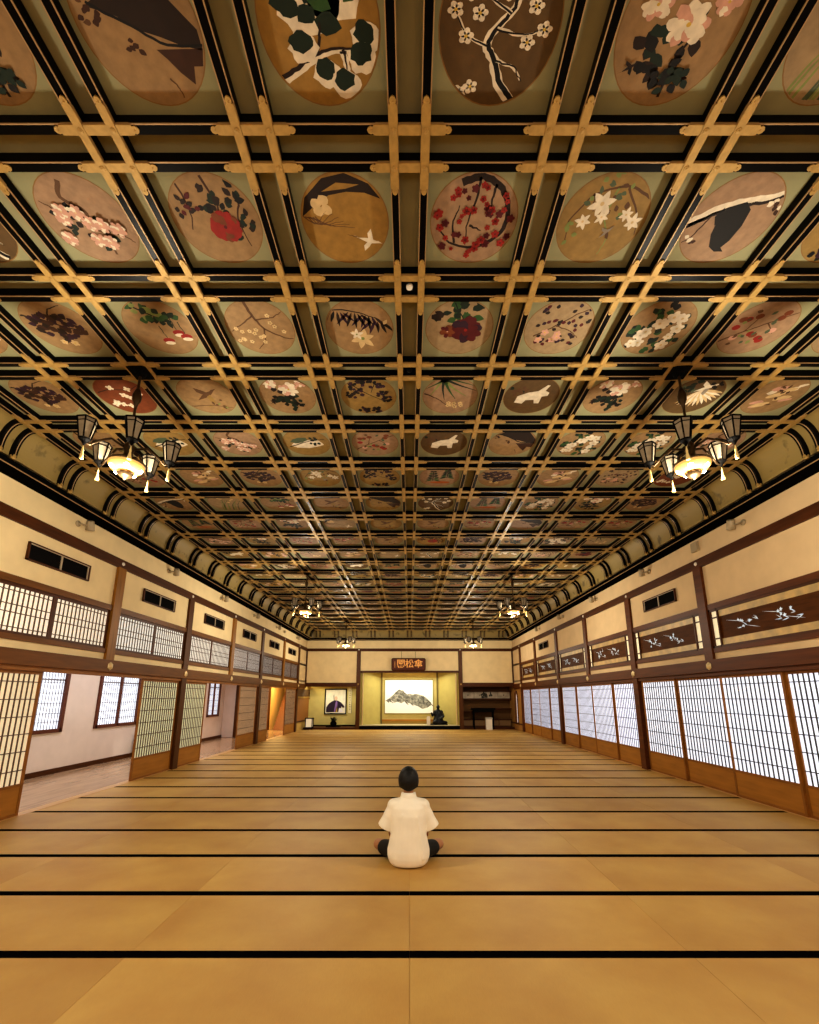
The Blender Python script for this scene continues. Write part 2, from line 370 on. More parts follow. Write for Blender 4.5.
# coved border
RX, RZ = .235, .41
def cove_pt(t, off=0.0):      # t 0 (top, ceiling) .. 1 (foot); local: x outward, z
    a = t * PI / 2
    return ((RX - off) * sin(a), (RZ - off) * cos(a))
mbx = MB(); N = 12
def cove_strip(L, xshift=0):
    v = []; f = []
    for i in range(N + 1):
        x, z = cove_pt(i / N); v += [(x, 0, z), (x, L, z)]
    f = [(2 * i, 2 * i + 1, 2 * i + 3, 2 * i + 2) for i in range(N)]
    return v, f
def cove_rib(w=.032):
    mb = MB(); v = []; f = []
    for i in range(N + 1):
        x, z = cove_pt(i / N); xi, zi = cove_pt(i / N, .055)
        v += [(x, -w, z), (x, w, z), (xi, w, zi), (xi, -w, zi)]
    for i in range(N):
        for a in range(4): f.append((4 * i + a, 4 * i + (a + 1) % 4, 4 * i + 4 + (a + 1) % 4, 4 * i + 4 + a))
    mb.add(v, f)
    v = []
    for i in range(N + 1):
        xi, zi = cove_pt(i / N, .058); v += [(xi, -.006, zi), (xi, .006, zi)]
    mb.add(v, [(2 * i, 2 * i + 1, 2 * i + 3, 2 * i + 2) for i in range(N)], 1)
    return mb.mesh('cove_rib', [M_BLACK, M_GOLDL])
me_cr = cove_rib()
me_gf = MB().lathe([(.004, .07), (.03, .06), (.036, .035), (.028, .012), (.036, 0)], 10).mesh('gold_foot', [M_GOLD], True)
CX = 5 * SX + .13; CZ = 4.66
for sg in (-1, 1):
    v, f = cove_strip(LL); mb = MB()
    mb.add([(sg * (CX + x), YF + y, CZ + z + .03) for x, y, z in v], f); trim(mb, [M_COVE])
    for j in range(-1, 22):
        for s2 in (-1, 1):
            o = trim_me(me_cr, (sg * CX, Y0C + j * SY + s2 * .1, CZ + .03)); o.rotation_euler.z = 0 if sg > 0 else PI
            link('gold_foot', me_gf, o, (RX - .03, 0, -.028))
BY = YE + .1
v, f = cove_strip(2 * (CX + .1)); mb = MB()
mb.add([(-(CX + .1) + y, BY + x, CZ + z + .03) for x, y, z in v], f); trim(mb, [M_COVE])
for k in range(-5, 6):
    for s2 in (-1, 1):
        o = trim_me(me_cr, (k * SX + s2 * .1, BY, CZ + .03)); o.rotation_euler.z = PI / 2
        link('gold_foot', me_gf, o, (RX - .03, 0, -.028))

# ------------------------------------------------------------------ ceiling paintings
PN = list(PAINT)
PI_ = {n: i for i, n in enumerate(PN)}
PM = [PAINT[n] for n in PN]
class Paint:
    """flat painted shapes in a unit disc; u to the right, w upward in the picture"""
    def __init__(s, ground, seed, rad=.322, k=1.0, o=0.0):
        s.k, s.o = k, o; s.mb = MB(); s.z = 0.0; s.rad = rad; s.r = random.Random(seed)
        s.mb.poly([s.P(cos(t) * 1.02, sin(t) * 1.02, 1) for t in [2 * PI * i / 40 for i in range(40)]], PI_['rim']); s.up()
        s.mb.poly([s.P(cos(t), sin(t), 1) for t in [2 * PI * i / 40 for i in range(40)]], PI_[ground]); s.up()
    def up(s): s.z -= .00012
    def P(s, u, w, free=0):
        if not free: w = w * s.k + s.o
        d = math.hypot(u, w)
        if d > .985 and not free: u, w = u * .985 / d, w * .985 / d
        return (u * s.rad, -w * s.rad, s.z)
    def blob(s, pts, c): s.mb.poly([s.P(*p) for p in pts], PI_[c])
    def oval(s, u, w, a, b, ang, c, n=12, wob=.0):
        ca, sa = cos(ang), sin(ang)
        s.blob([(u + ca * a * q * cos(t) - sa * b * q * sin(t), w + sa * a * q * cos(t) + ca * b * q * sin(t)) for t, q in [(2 * PI * i / n, 1 + s.r.uniform(-wob, wob)) for i in range(n)]], c)
    def leaf(s, u, w, ang, L, wd, c):
        ca, sa = cos(ang), sin(ang); pr = [(0, 0), (.25, .8), (.5, 1), (.8, .55), (1, 0), (.8, -.55), (.5, -1), (.25, -.8)]
        s.blob([(u + ca * x * L - sa * y * wd, w + sa * x * L + ca * y * wd) for x, y in pr], c)
    def branch(s, pts, w0, w1, c, wob=.03):
        # smooth polyline with taper
        P = []
        for i in range(len(pts) - 1):
            for k in range(5):
                t = k / 5; P.append((pts[i][0] * (1 - t) + pts[i + 1][0] * t, pts[i][1] * (1 - t) + pts[i + 1][1] * t))
        P.append(pts[-1])
        for _ in range(2):
            P = [P[0]] + [((P[i - 1][0] + 2 * P[i][0] + P[i + 1][0]) / 4, (P[i - 1][1] + 2 * P[i][1] + P[i + 1][1]) / 4) for i in range(1, len(P) - 1)] + [P[-1]]
        P = [(u + s.r.uniform(-wob, wob) * .5, w + s.r.uniform(-wob, wob) * .5) for u, w in P]
        n = len(P); v = []
        for i, (u, w) in enumerate(P):
            a = P[max(0, i - 1)]; b = P[min(n - 1, i + 1)]; dx, dy = b[0] - a[0], b[1] - a[1]; l = math.hypot(dx, dy) or 1
            h = (w0 + (w1 - w0) * i / (n - 1)) / 2
            v += [s.P(u - dy / l * h, w + dx / l * h), s.P(u + dy / l * h, w - dx / l * h)]
        s.mb.add(v, [(2 * i, 2 * i + 1, 2 * i + 3, 2 * i + 2) for i in range(n - 1)], PI_[c])
        return P
    def blossom(s, u, w, rr, c, cc='yellow', n=5, rot=None):
        rot = s.r.uniform(0, 6) if rot is None else rot
        for i in range(n):
            t = rot + 2 * PI * i / n; s.oval(u + cos(t) * rr * .55, w + sin(t) * rr * .55, rr * .52, rr * .42, t, c, 9)
        s.up(); s.oval(u, w, rr * .22, rr * .22, 0, cc, 8)
    def star(s, u, w, rr, c, cc='yellow', n=6, rot=.3):
        for i in range(n): s.leaf(u, w, rot + 2 * PI * i / n, rr * s.r.uniform(.9, 1.15), rr * .26, c); s.z -= .00003
        s.up(); s.oval(u, w, rr * .16, rr * .16, 0, cc, 8); s.up()
    def peony(s, u, w, rr, c1, c2, cc='yellow'):
        for ring, (n, q, sz) in enumerate(((9, .72, .38), (7, .45, .36), (4, .2, .28))):
            for i in range(n):
                t = s.r.uniform(0, .6) + 2 * PI * i / n
                s.oval(u + cos(t) * rr * q, w + sin(t) * rr * q, rr * sz, rr * sz * .8, t, c1 if (i + ring) % 3 else c2, 10, .12)
                s.z -= .00008
            s.up()
        s.oval(u, w, rr * .12, rr * .12, 0, cc, 8); s.up()
    def foliage(s, u, w, spread, n, L, wd, cols, ang=None):
        for i in range(n):
            t = s.r.uniform(0, 2 * PI); d = spread * math.sqrt(s.r.random())
            s.leaf(u + cos(t) * d, w + sin(t) * d, (s.r.uniform(0, 2 * PI) if ang is None else ang + s.r.uniform(-.5, .5)), L * s.r.uniform(.7, 1.2), wd * s.r.uniform(.8, 1.2), s.r.choice(cols))
            s.z -= .00005
        s.up()
    def bird(s, u, w, q, ang, c, c2, wings=True):
        M = lambda x, y: (u + q * (cos(ang) * x - sin(ang) * y), w + q * (sin(ang) * x + cos(ang) * y))
        s.blob([M(-.9, .02), (M(-.3, .16)), M(.2, .2), M(.55, .12), M(.72, .16), M(.86, .1), M(1.1, .04), M(.84, .0), M(.5, -.1), M(.1, -.18), M(-.35, -.12)], c); s.up()
        if wings:
            s.blob([M(-.1, .1), M(-.25, .55), M(-.05, .95), M(.12, .6), M(.3, .12)], c); s.blob([M(-.1, -.1), M(-.35, -.5), M(-.2, -.9), M(.08, -.5), M(.25, -.1)], c2); s.up()
            s.branch([M(-.9, .02), M(-1.25, .12)], .03 * q, .01 * q, c2, 0)
    def mesh(s): return s.mb.mesh('roundel_painting', PM)
# --- designs -------------------------------------------------------------
def d_snow(p):
    for (u, w, a, b, t) in ((-.15, .62, .5, .4, .2), (.25, .75, .45, .35, -.3)): p.oval(u, w, a, b, t, 'white', 14, .12)
    p.up(); p.foliage(-.2, .66, .26, 5, .42, .17, ['dgreen']); p.foliage(.3, .74, .22, 5, .4, .16, ['dgreen', 'green'])
    p.oval(.02, .93, .2, .2, 0, 'white', 12, .1); p.up()
    p.branch([(-.8, -.56), (-.42, -.36), (-.08, -.12), (.3, -.02), (.62, -.08)], .16, .08, 'white'); p.branch([(.35, -.05), (.42, -.4), (.28, -.5)], .12, .06, 'white'); p.up()
    p.branch([(-.78, -.5), (-.4, -.28), (-.08, -.06), (.3, .02), (.6, -.02)], .09, .03, 'dbrown'); p.branch([(-.1, -.06), (-.02, .18), (.02, .4)], .06, .03, 'dbrown'); p.branch([(.36, 0), (.4, -.35)], .05, .02, 'dbrown'); p.up()
    for (u, w) in ((-.34, .1), (.02, -.34), (.34, -.52), (.74, .25), (.66, -.08)):
        p.oval(u + .03, w - .09, .27, .25, p.r.uniform(0, 3), 'white', 18, .14); p.z -= .0001; p.oval(u, w, .2, .18, p.r.uniform(0, 3), 'dgreen', 15, .16); p.up()
def d_rock(p):
    p.blob([(-.75, .65), (-.2, .95), (.6, .8), (.95, .3), (.98, -.05), (.6, .05), (.3, .18), (-.05, .3), (-.3, .5)], 'dbrown')
    p.blob([(.15, -.02), (.95, .0), (.93, -.35), (.7, -.3), (.62, -.62), (.42, -.4), (.28, -.18)], 'brown'); p.up()
    p.branch([(-.7, .7), (-.1, .35), (.35, .03), (.97, .05)], .05, .05, 'black'); p.up()
    p.foliage(-.75, .55, .16, 10, .12, .05, ['brown', 'umber']); p.foliage(-.2, .05, .1, 5, .12, .05, ['brown']); p.branch([(.2, -.5), (.3, -.7), (.33, -.85)], .03, .02, 'umber')
def d_whitebranch(p):
    p.branch([(.35, -.9), (.1, -.62), (-.02, -.2), (-.2, .05), (-.05, .35), (.2, .55), (.3, .95)], .2, .1, 'white'); p.up()
    p.branch([(.38, -.88), (.12, -.6), (0, -.2), (-.18, .05), (-.04, .33), (.18, .55), (.3, .95)], .1, .05, 'black')
    for a in ([(-.18, .05), (-.55, .2), (-.75, .6)], [(-.05, .3), (.45, .2), (.75, .3)], [(.15, .55), (-.25, .8), (-.5, .85)], [(0, -.2), (.35, -.3), (.5, -.55)]):
        p.branch(a, .07, .03, 'white'); p.z -= .0002; p.branch(a, .035, .015, 'black')
    p.up()
    for u, w in ((-.55, .2), (-.75, .6), (.75, .3), (-.5, .85), (-.6, -.75), (-.4, -.65), (.55, .65), (.5, .1), (-.35, .55), (.1, .85)): p.blossom(u, w, .13, 'white')
def d_peony_white(p, c1='white', c2='pink'):
    p.foliage(-.05, -.05, .5, 26, .3, .1, ['black', 'dgreen', 'dbrown']); p.branch([(.1, -.85), (.1, -.2), (.3, .3)], .05, .04, 'dbrown'); p.up()
    p.peony(.12, .38, .34, c1, c2); p.peony(-.5, .68, .24, c1, c2); p.peony(.62, .72, .2, c2, c1)
    p.foliage(.15, -.45, .28, 14, .2, .08, ['black', 'dgreen']); p.bird(-.62, -.3, .16, .6, 'dbrown', 'black')
def d_orchid(p):
    for k, (x1, y1, x2, y2) in enumerate(((.1, .85, .9, .55), (.25, .6, .95, .3), (.1, .4, .6, .0), (-.05, .3, .2, -.15), (-.3, .4, -.2, -.2), (-.45, .6, -.75, .0), (-.4, .75, -.9, .4), (.3, .9, .8, .85))):
        p.branch([(-.3, .92), (x1, y1), (x2, y2)], .13, .015, ('green', 'dgreen', 'lgreen')[k % 3], .01)
    p.up(); p.branch([(-.95, .15), (-.5, -.1), (-.1, -.5)], .06, .02, 'brown')
    for i in range(7): p.blossom(p.r.uniform(-.1, .6), p.r.uniform(-.6, -.25), .09, 'cream', 'brown')
def d_palegrass(p):
    for i in range(12):
        u = p.r.uniform(-.7, .5); p.branch([(u, -.9), (u + .15, -.2), (u + p.r.uniform(.2, .7), p.r.uniform(.2, .85))], .06, .012, p.r.choice(['lgreen', 'teal', 'lgreen']), .01)
    p.up()
    for i in range(5): p.blossom(p.r.uniform(-.5, .6), p.r.uniform(-.3, .7), .08, 'cream')
def d_pinkblossom(p):
    p.branch([(-.1, .85), (-.35, .5), (.1, .25), (-.05, -.1), (.25, -.3), (.15, -.8)], .1, .05, 'umber'); p.branch([(-.05, .1), (-.6, .25), (-.85, .45)], .06, .02, 'umber'); p.branch([(.2, -.3), (.6, -.3), (.8, -.5)], .05, .02, 'umber'); p.up()
    p.foliage(-.3, .1, .35, 20, .2, .07, ['dgreen', 'black', 'dbrown']); p.foliage(.1, -.3, .3, 12, .18, .07, ['dgreen', 'dbrown'])
    for i in range(9): p.peony(p.r.uniform(-.75, .75), p.r.uniform(-.75, .5), .17, 'pink', 'white', 'cream')
def d_redpeony(p, c1='red', c2='rust'):
    p.branch([(-.6, .8), (-.5, .3), (-.65, -.2)], .05, .02, 'brown'); p.branch([(.0, .95), (.15, .4), (.1, 0)], .06, .03, 'brown'); p.branch([(.7, .5), (.5, .1), (.6, -.6)], .05, .02, 'brown'); p.up()
    p.foliage(.2, .5, .45, 26, .2, .07, ['dgreen', 'black', 'dbrown']); p.foliage(.6, -.1, .28, 14, .17, .06, ['dgreen', 'dbrown']); p.foliage(-.6, .3, .25, 12, .16, .05, ['dbrown', 'burg'])
    p.oval(.15, -.12, .36, .33, 0, c1, 20, .08); p.up(); p.peony(.15, -.12, .34, c1, c2, 'burg')
def d_crane(p):
    p.blob([(-.98, .1), (-.85, .5), (-.4, .88), (.1, .98), (.6, .78), (.85, .48), (.5, .6), (.1, .62), (-.3, .55), (-.7, .3)], 'dbrown'); p.up()
    p.blob([(-.45, .62), (-.1, .8), (.4, .76), (.1, .68)], 'gold'); p.up()
    for i in range(6): p.branch([(-.95 + i * .05, .1), (-.7 + .06 * i, -.1), (-.4 + .12 * i, .25 - .08 * i)], .025, .01, 'umber')
    for u, w in ((-.62, .38), (-.45, .45), (-.4, .25), (-.58, .22)): p.oval(u, w, .13, .11, 0, 'cream', 9, .1)
    p.up(); p.bird(.52, -.45, .3, -.25, 'white', 'white'); p.branch([(.25, -.35), (.02, -.3)], .02, .01, 'umber')
def d_plum(p, fc='red', fc2='burg'):
    arc = [(-.35, .8), (.1, .95), (.55, .7), (.8, .2), (.7, -.25), (.35, -.55), (-.1, -.62), (-.55, -.5), (-.85, -.1)]
    p.branch(arc, .16, .03, 'dbrown')
    for a in ([(.05, .9), (.0, .4), (-.15, 0), (-.15, -.55)], [(.4, .75), (.35, .4), (.4, .1)], [(-.1, -.1), (.2, -.2)], [(-.4, -.5), (-.5, -.1), (-.35, .35)], [(.7, .3), (.5, .0)]): p.branch(a, .06, .02, 'dbrown')
    p.up()
    for i in range(46):
        t = p.r.uniform(0, 2 * PI); d = p.r.uniform(.3, .92); p.blossom(cos(t) * d, sin(t) * d * .95 - .05, p.r.uniform(.05, .105), p.r.choice([fc, fc, fc2]), 'burg'); p.z -= .00005
def d_whitestar(p):
    p.branch([(.9, .5), (.3, .75), (-.4, .6), (-.8, 0), (-.7, -.5)], .06, .02, 'umber'); p.branch([(.1, .7), (.0, .1), (.3, -.4), (.2, -.8)], .05, .02, 'lgreen'); p.branch([(.3, .7), (.8, .1), (.9, -.3)], .05, .02, 'umber'); p.branch([(-.4, .6), (-.3, .2)], .04, .02, 'umber'); p.up()
    p.foliage(.1, .6, .6, 26, .15, .05, ['lgreen', 'teal', 'umber']); p.foliage(-.6, -.2, .25, 8, .14, .05, ['lgreen'])
    for u, w, q in ((-.15, .38, .26), (-.45, .0, .16), (.72, -.02, .18), (.5, .15, .14), (-.05, .1, .14)): p.star(u, w, q * 1.15, 'white', 'cream', 6, u * 5)
    p.bird(.2, -.25, .2, .8, 'grey', 'umber')
def d_blackbird(p):
    p.branch([(-.95, -.05), (-.4, .3), (.1, .45), (.6, .5), (.95, .7)], .2, .1, 'white'); p.branch([(-.95, -.12), (-.4, .2), (.1, .36), (.6, .42), (.95, .6)], .1, .06, 'dbrown'); p.up()
    p.blob([(-.25, .3), (.1, .42), (.3, .25), (.35, -.1), (.3, -.45), (.2, -.62), (.32, -.72), (.1, -.72), (-.1, -.6), (-.25, -.3), (-.3, 0)], 'black'); p.up()
    p.blob([(-.32, .3), (-.18, .05), (-.3, -.1), (-.42, .1)], 'black'); p.branch([(-.5, .1), (-.7, -.4), (-.85, -.5)], .04, .02, 'brown')
    for u, w in ((.75, .4), (.85, .3), (-.7, -.45)): p.foliage(u, w, .1, 4, .14, .05, ['white', 'brown'])
def d_darkleaf(p, lc=('dbrown', 'brown', 'purple')):
    p.branch([(-.9, .5), (-.3, .3), (.2, .0), (.7, -.1)], .07, .03, 'dbrown'); p.branch([(-.2, .3), (.1, .7), (.5, .8)], .05, .02, 'dbrown'); p.up()
    for u, w in ((-.4, .35), (.0, .1), (.3, .45), (.4, -.15), (-.1, -.3), (-.55, .0)): p.foliage(u, w, .2, 9, .27, .1, list(lc))
    p.blossom(.0, -.55, .12, 'cream'); p.blossom(-.3, -.5, .1, 'cream')
def d_pendant(p):
    p.branch([(-.6, .9), (-.1, .5), (.4, .2)], .06, .03, 'dgreen'); p.up(); p.foliage(-.25, .6, .35, 20, .26, .1, ['green', 'dgreen', 'lgreen']); p.foliage(.3, .3, .25, 10, .24, .09, ['green', 'dgreen'])
    for u, w in ((.0, -.45), (.45, -.15), (.62, -.3)):
        p.branch([(u - .02, w + .55), (u, w + .1)], .03, .02, 'dgreen'); p.oval(u, w, .18, .1, 0, 'red', 10); p.up(); p.oval(u, w - .1, .16, .07, 0, 'white', 10); p.up()
def d_thin(p, bc='umber', fc='cream'):
    p.branch([(-.2, .95), (-.1, .4), (.1, .0), (.6, -.35), (.9, -.4)], .09, .03, bc); p.branch([(-.1, .45), (-.6, .1), (-.9, -.1)], .05, .02, bc); p.branch([(.1, .0), (.0, -.5), (-.3, -.8)], .05, .02, bc); p.branch([(-.05, .3), (.5, .4), (.8, .6)], .05, .02, bc); p.up()
    for i in range(16): p.blossom(p.r.uniform(-.8, .8), p.r.uniform(-.7, .7), .07, fc, 'umber')
def d_bamboolily(p):
    for u, w in ((-.6, .65), (-.1, .6), (.3, .5), (.55, .3)):
        for i in range(5): p.leaf(u + .08 * i - .16, w - .02 * i, -PI / 2 - .75 + .38 * i, p.r.uniform(.4, .62), .05, p.r.choice(['dbrown', 'purple', 'black']))
    p.branch([(-.95, .7), (-.1, .62), (.55, .35)], .05, .02, 'dbrown'); p.up(); p.star(.05, -.38, .38, 'cream', 'lgreen', 6); p.star(-.12, -.22, .2, 'white', 'lgreen', 5); p.leaf(.72, .15, 1.0, .2, .06, 'cream')
def d_burgpeony(p):
    p.foliage(.2, .65, .45, 18, .3, .12, ['dgreen', 'dgreen', 'green']); p.foliage(-.65, .45, .2, 8, .25, .09, ['dgreen', 'dbrown']); p.branch([(-.2, .9), (.1, .3)], .04, .03, 'dgreen'); p.up()
    p.oval(.2, -.05, .45, .4, 0, 'burg', 20, .1); p.up(); p.peony(.2, -.05, .46, 'burg', 'purple', 'red'); p.peony(-.35, -.1, .22, 'rust', 'burg', 'pink')
def d_scatter(p, c=('purple', 'dbrown', 'burg'), fc='pink'):
    p.branch([(-.7, -.3), (-.1, .1), (.5, .6), (.8, .7)], .05, .03, 'umber'); p.branch([(-.1, .1), (.4, -.1), (.7, -.35)], .04, .02, 'umber'); p.up()
    for i in range(48): p.leaf(p.r.uniform(-.6, .8), p.r.uniform(-.6, .75), p.r.uniform(0, 6), .15, .06, p.r.choice(c)); p.z -= .00003
    for i in range(5): p.blossom(p.r.uniform(-.8, .1), p.r.uniform(-.5, .0), .12, fc)
def d_whitefoliage(p):
    p.foliage(.0, .0, .85, 46, .26, .1, ['dgreen', 'dgreen', 'black', 'green'])
    for i in range(12): p.blossom(p.r.uniform(-.7, .7), p.r.uniform(-.65, .65), p.r.uniform(.14, .22), 'white', 'cream')
def d_fruit(p, c='rust', fc='pink'):
    p.branch([(-.85, -.5), (-.3, -.1), (.2, .2), (.85, .6)], .06, .03, 'umber'); p.branch([(-.3, -.1), (-.2, .5)], .04, .02, 'umber'); p.branch([(.2, .2), (.6, -.2)], .04, .02, 'umber'); p.up()
    for i in range(12): p.oval(p.r.uniform(-.7, .7), p.r.uniform(-.5, .6), .12, .1, 0, p.r.choice([c, fc, 'red']), 10, .08)
    p.up(); p.foliage(.0, .0, .7, 16, .16, .06, ['lgreen', 'umber', 'teal'])
def d_rusty(p):
    p.branch([(-.9, .2), (-.3, .4), (.3, .3), (.8, .6)], .05, .02, 'brown'); p.up()
    for i in range(9): p.blossom(p.r.uniform(-.75, .75), p.r.uniform(-.6, .65), .13, 'white', 'cream', 4)
def d_faintbird(p):
    p.bird(.0, .05, .55, .6, 'umber', 'ochre'); p.branch([(-.9, -.6), (.0, -.5), (.8, -.7)], .05, .02, 'umber'); p.foliage(.3, -.5, .4, 10, .2, .05, ['ochre', 'umber', 'lgreen'])
def d_clusters(p):
    p.branch([(-.7, .7), (.0, .1), (.6, -.3)], .04, .02, 'black'); p.branch([(.3, .8), (.1, .2)], .04, .02, 'black'); p.up()
    for u, w in ((-.6, .5), (-.3, .3), (-.65, .05), (.0, .7), (.4, .6), (.5, .15), (.65, -.1), (-.2, -.75), (.3, -.78), (-.3, .75)): p.foliage(u, w, .15, 9, .17, .08, ['black', 'purple', 'dbrown'])
def d_phoenix(p):
    p.foliage(-.5, .5, .4, 14, .25, .09, ['teal', 'dgreen', 'umber'])
    for i in range(13):
        t = -2.2 + i * .17; p.leaf(.1, .35, t, .95, .07, 'white' if i % 2 else 'cream'); p.z -= .00006
    p.up(); p.bird(.2, .45, .45, .5, 'white', 'grey'); p.foliage(.5, .6, .25, 6, .2, .07, ['black'])
def d_clouds(p):
    for i in range(14): p.oval(p.r.uniform(-.7, .7), p.r.uniform(-.6, .6), p.r.uniform(.15, .3), p.r.uniform(.07, .14), .3, p.r.choice(['pink', 'white', 'cream']), 12, .15); p.z -= .00006
    p.up(); p.foliage(.0, .0, .6, 8, .22, .05, ['umber', 'brown'])
def d_whiterabbit(p):
    p.branch([(-.9, -.6), (.0, -.65), (.9, -.5)], .06, .03, 'umber'); p.up()
    p.blob([(-.55, -.35), (-.5, .0), (-.15, .2), (.2, .28), (.45, .6), (.55, .58), (.45, .3), (.62, .2), (.6, .02), (.4, -.02), (.38, -.4), (.2, -.4), (.15, -.2), (-.15, -.22), (-.25, -.42)], 'white'); p.up()
    p.foliage(-.6, .4, .3, 10, .22, .08, ['dgreen', 'umber'])
def d_pine(p):
    for u, w, q in ((-.3, .1, .5), (.4, .3, .4)):
        p.branch([(u, w + q), (u, w - q)], .05, .04, 'dbrown')
        for i in range(6):
            z = w + q - i * q * .33
            for sg in (-1, 1): p.leaf(u, z, -PI / 2 + sg * 1.05, .2 + .05 * i, .07, p.r.choice(['dgreen', 'dgreen', 'green']))
    p.up(); p.oval(.1, -.55, .5, .12, 0, 'orange', 12, .1)
def d_grey(p):
    p.oval(.0, -.1, .75, .3, .1, 'white', 16, .1); p.up(); p.oval(-.3, .2, .4, .2, .3, 'teal', 14, .15); p.up(); p.branch([(-.8, -.3), (.0, .1), (.8, .3)], .06, .03, 'dbrown'); p.foliage(.4, .2, .3, 9, .2, .08, ['dgreen', 'black'])
DES = {
 'snow': (d_snow, 'gold', 'snow-laden green leaves and branch'), 'rock': (d_rock, 'tan', 'dark brown crag'), 'wbranch': (d_whitebranch, 'dgold', 'white blossom on black branch'),
 'wpeony': (d_peony_white, 'tan', 'white peonies and dark leaves'), 'grass': (d_palegrass, 'buff', 'pale green grasses'), 'pinkb': (d_pinkblossom, 'pinktan', 'pale pink blossom tree'),
 'redpeony': (d_redpeony, 'tan', 'red peony'), 'crane': (d_crane, 'gold', 'white crane under dark bough'), 'plum': (d_plum, 'pinktan', 'red plum blossom'), 'star': (d_whitestar, 'ochre', 'white star flowers'),
 'raven': (d_blackbird, 'pinktan', 'black bird on snowy branch'), 'dark': (d_darkleaf, 'tan', 'dark brown leaves'), 'pend': (d_pendant, 'tan', 'red-and-white hanging flowers'), 'thin': (d_thin, 'tan', 'thin branch with cream blossom'),
 'lily': (d_bamboolily, 'tan', 'dark bamboo leaves and lily'), 'burg': (d_burgpeony, 'buff', 'burgundy peony'), 'scat': (d_scatter, 'buff', 'small purple leaves'), 'wfol': (d_whitefoliage, 'tan', 'white flowers in dark foliage'),
 'fruit': (d_fruit, 'pinktan', 'pinkish fruit on branch'), 'rusty': (d_rusty, 'rust', 'white petals on rust ground'), 'faint': (d_faintbird, 'tan', 'faint brown bird'), 'clus': (d_clusters, 'ochre', 'black leaf clusters'),
 'orchid': (d_orchid, 'pinktan', 'green orchid leaves'), 'fan': (d_phoenix, 'dgold', 'white fan-tailed bird'), 'cloud': (d_clouds, 'tan', 'pale drifting clouds'), 'hare': (d_whiterabbit, 'dgold', 'white leaping animal'),
 'pine': (d_pine, 'pinktan', 'two dark green pines'), 'grey': (d_grey, 'ochre', 'white stream and bush')}
ROWS = [  # nearest rows, columns -5 .. 4
 ['dark', 'grass', 'wpeony', 'rock', 'snow', 'wbranch', 'wpeony', 'grass', 'dark', 'thin'],
 ['dark', 'wbranch', 'pinkb', 'redpeony', 'crane', 'plum', 'star', 'raven', 'clus', 'thin'],
 ['pend', 'dark', 'pend', 'thin', 'lily', 'burg', 'scat', 'wfol', 'fruit', 'scat'],
 ['thin', 'rusty', 'faint', 'wpeony', 'clus', 'orchid', 'hare', 'wpeony', 'fan', 'cloud'],
 ['faint', 'grey', 'pinkb', 'grey', 'fruit', 'hare', 'rock', 'wfol', 'wfol', 'pinkb'],
 ['fruit', 'cloud', 'dark', 'star', 'clus', 'pine', 'dark', 'cloud', 'scat', 'rusty']]
ROWS[3][0] = 'dark'; ROWS[3][1] = 'rusty'
me_board = MB().box(-.358, .358, -.371, .371, 0, .008).mesh('panel_board', [M_OLIVE2])
pool = {}
def painting(key, var):
    k = (key, var)
    if k not in pool:
        f, g, _ = DES[key]
        if var >= 2: g = R.choice(['tan', 'buff', 'pinktan', 'ochre', 'gold'])
        p = Paint(g, sum(map(ord, key)) * 31 + var * 7, **(dict(k=.74, o=-.26) if var == 0 else {})); f(p); pool[k] = p.mesh()
    return pool[k]
keys = list(DES)
for j in range(-1, 21):
    row = ROWS[j + 1] if j + 1 < len(ROWS) else [R.choice(keys) for _ in range(10)]
    for i in range(10):
        k = i - 5; key = row[i]
        side = 'left' if k < 0 else 'right'; n = -k if k < 0 else k + 1
        o = link('painted_panel', me_board, None, ((k + .5) * SX, Y0C + (j + .5) * SY, 5.138))
        tag(o, 'painted ceiling panel with %s, %s row, %s %s of centre line' % (DES[key][2], ORD[j + 2], ORD[n], side), 'ceiling panel', 'painted roundel panels of the coffered ceiling')
        link('roundel_painting', painting(key, 0 if j < 0 else (1 if j < 5 else R.choice([1, 2, 3]))), o, (0, 0, -.0008))

# ------------------------------------------------------------------ sliding screens
def screen_parts(t, L, H, zlow, paper, kum, fr, nv, nh, low=True, bw=.007, hz=None):
    mb = MB(); sw = .04
    mb.box(0, sw, -.016, .016, 0, H); mb.box(L - sw, L, -.016, .016, 0, H); mb.box(sw, L - sw, -.016, .016, H - .045, H); mb.box(sw, L - sw, -.016, .016, 0, .04)
    if low: mb.box(sw, L - sw, -.016, .016, zlow - .035, zlow)
    mb.build('frame', [fr], t)
    if low: MB().box(sw, L - sw, -.008, .008, .04, zlow - .035).build('lower_panel', [M_BOARD], t)
    z0 = zlow if low else .04; z1 = H - .045
    MB().box(sw, L - sw, .006, .009, z0, z1).build('paper', [paper], t)
    mb = MB()
    for i in range(1, nv): x = sw + (L - 2 * sw) * i / nv; mb.box(x - bw, x + bw, -.009, .005, z0, z1)
    for q in (hz or [i / nh for i in range(1, nh)]): z = z0 + (z1 - z0) * q; mb.box(sw, L - sw, -.0085, .0045, z - bw * .8, z + bw * .8)
    mb.build('lattice', [kum], t)
def screen(sg, y0, y1, label, paper, kum, fr, off=0.0, nv=None):
    # the lattice faces the hall; local x runs along the wall
    L = y1 - y0; x = sg * (W + .05 + off)
    t = empty('shoji_screen', label, 'sliding screen', (x, y0 if sg > 0 else y1, .012), PI / 2 if sg > 0 else -PI / 2, 'sliding screens along the %s wall' % ('right' if sg > 0 else 'left'))
    screen_parts_flip(t, L, sg, paper, kum, fr, nv)
def screen_parts_flip(t, L, sg, paper, kum, fr, nv):
    screen_parts(t, L, 1.993, .43, paper, kum, fr, nv or max(8, round(L / .094)), 7, hz=[.121, .287, .446, .605, .766, .927])
    for ch in t.children: ch.scale.y = -1
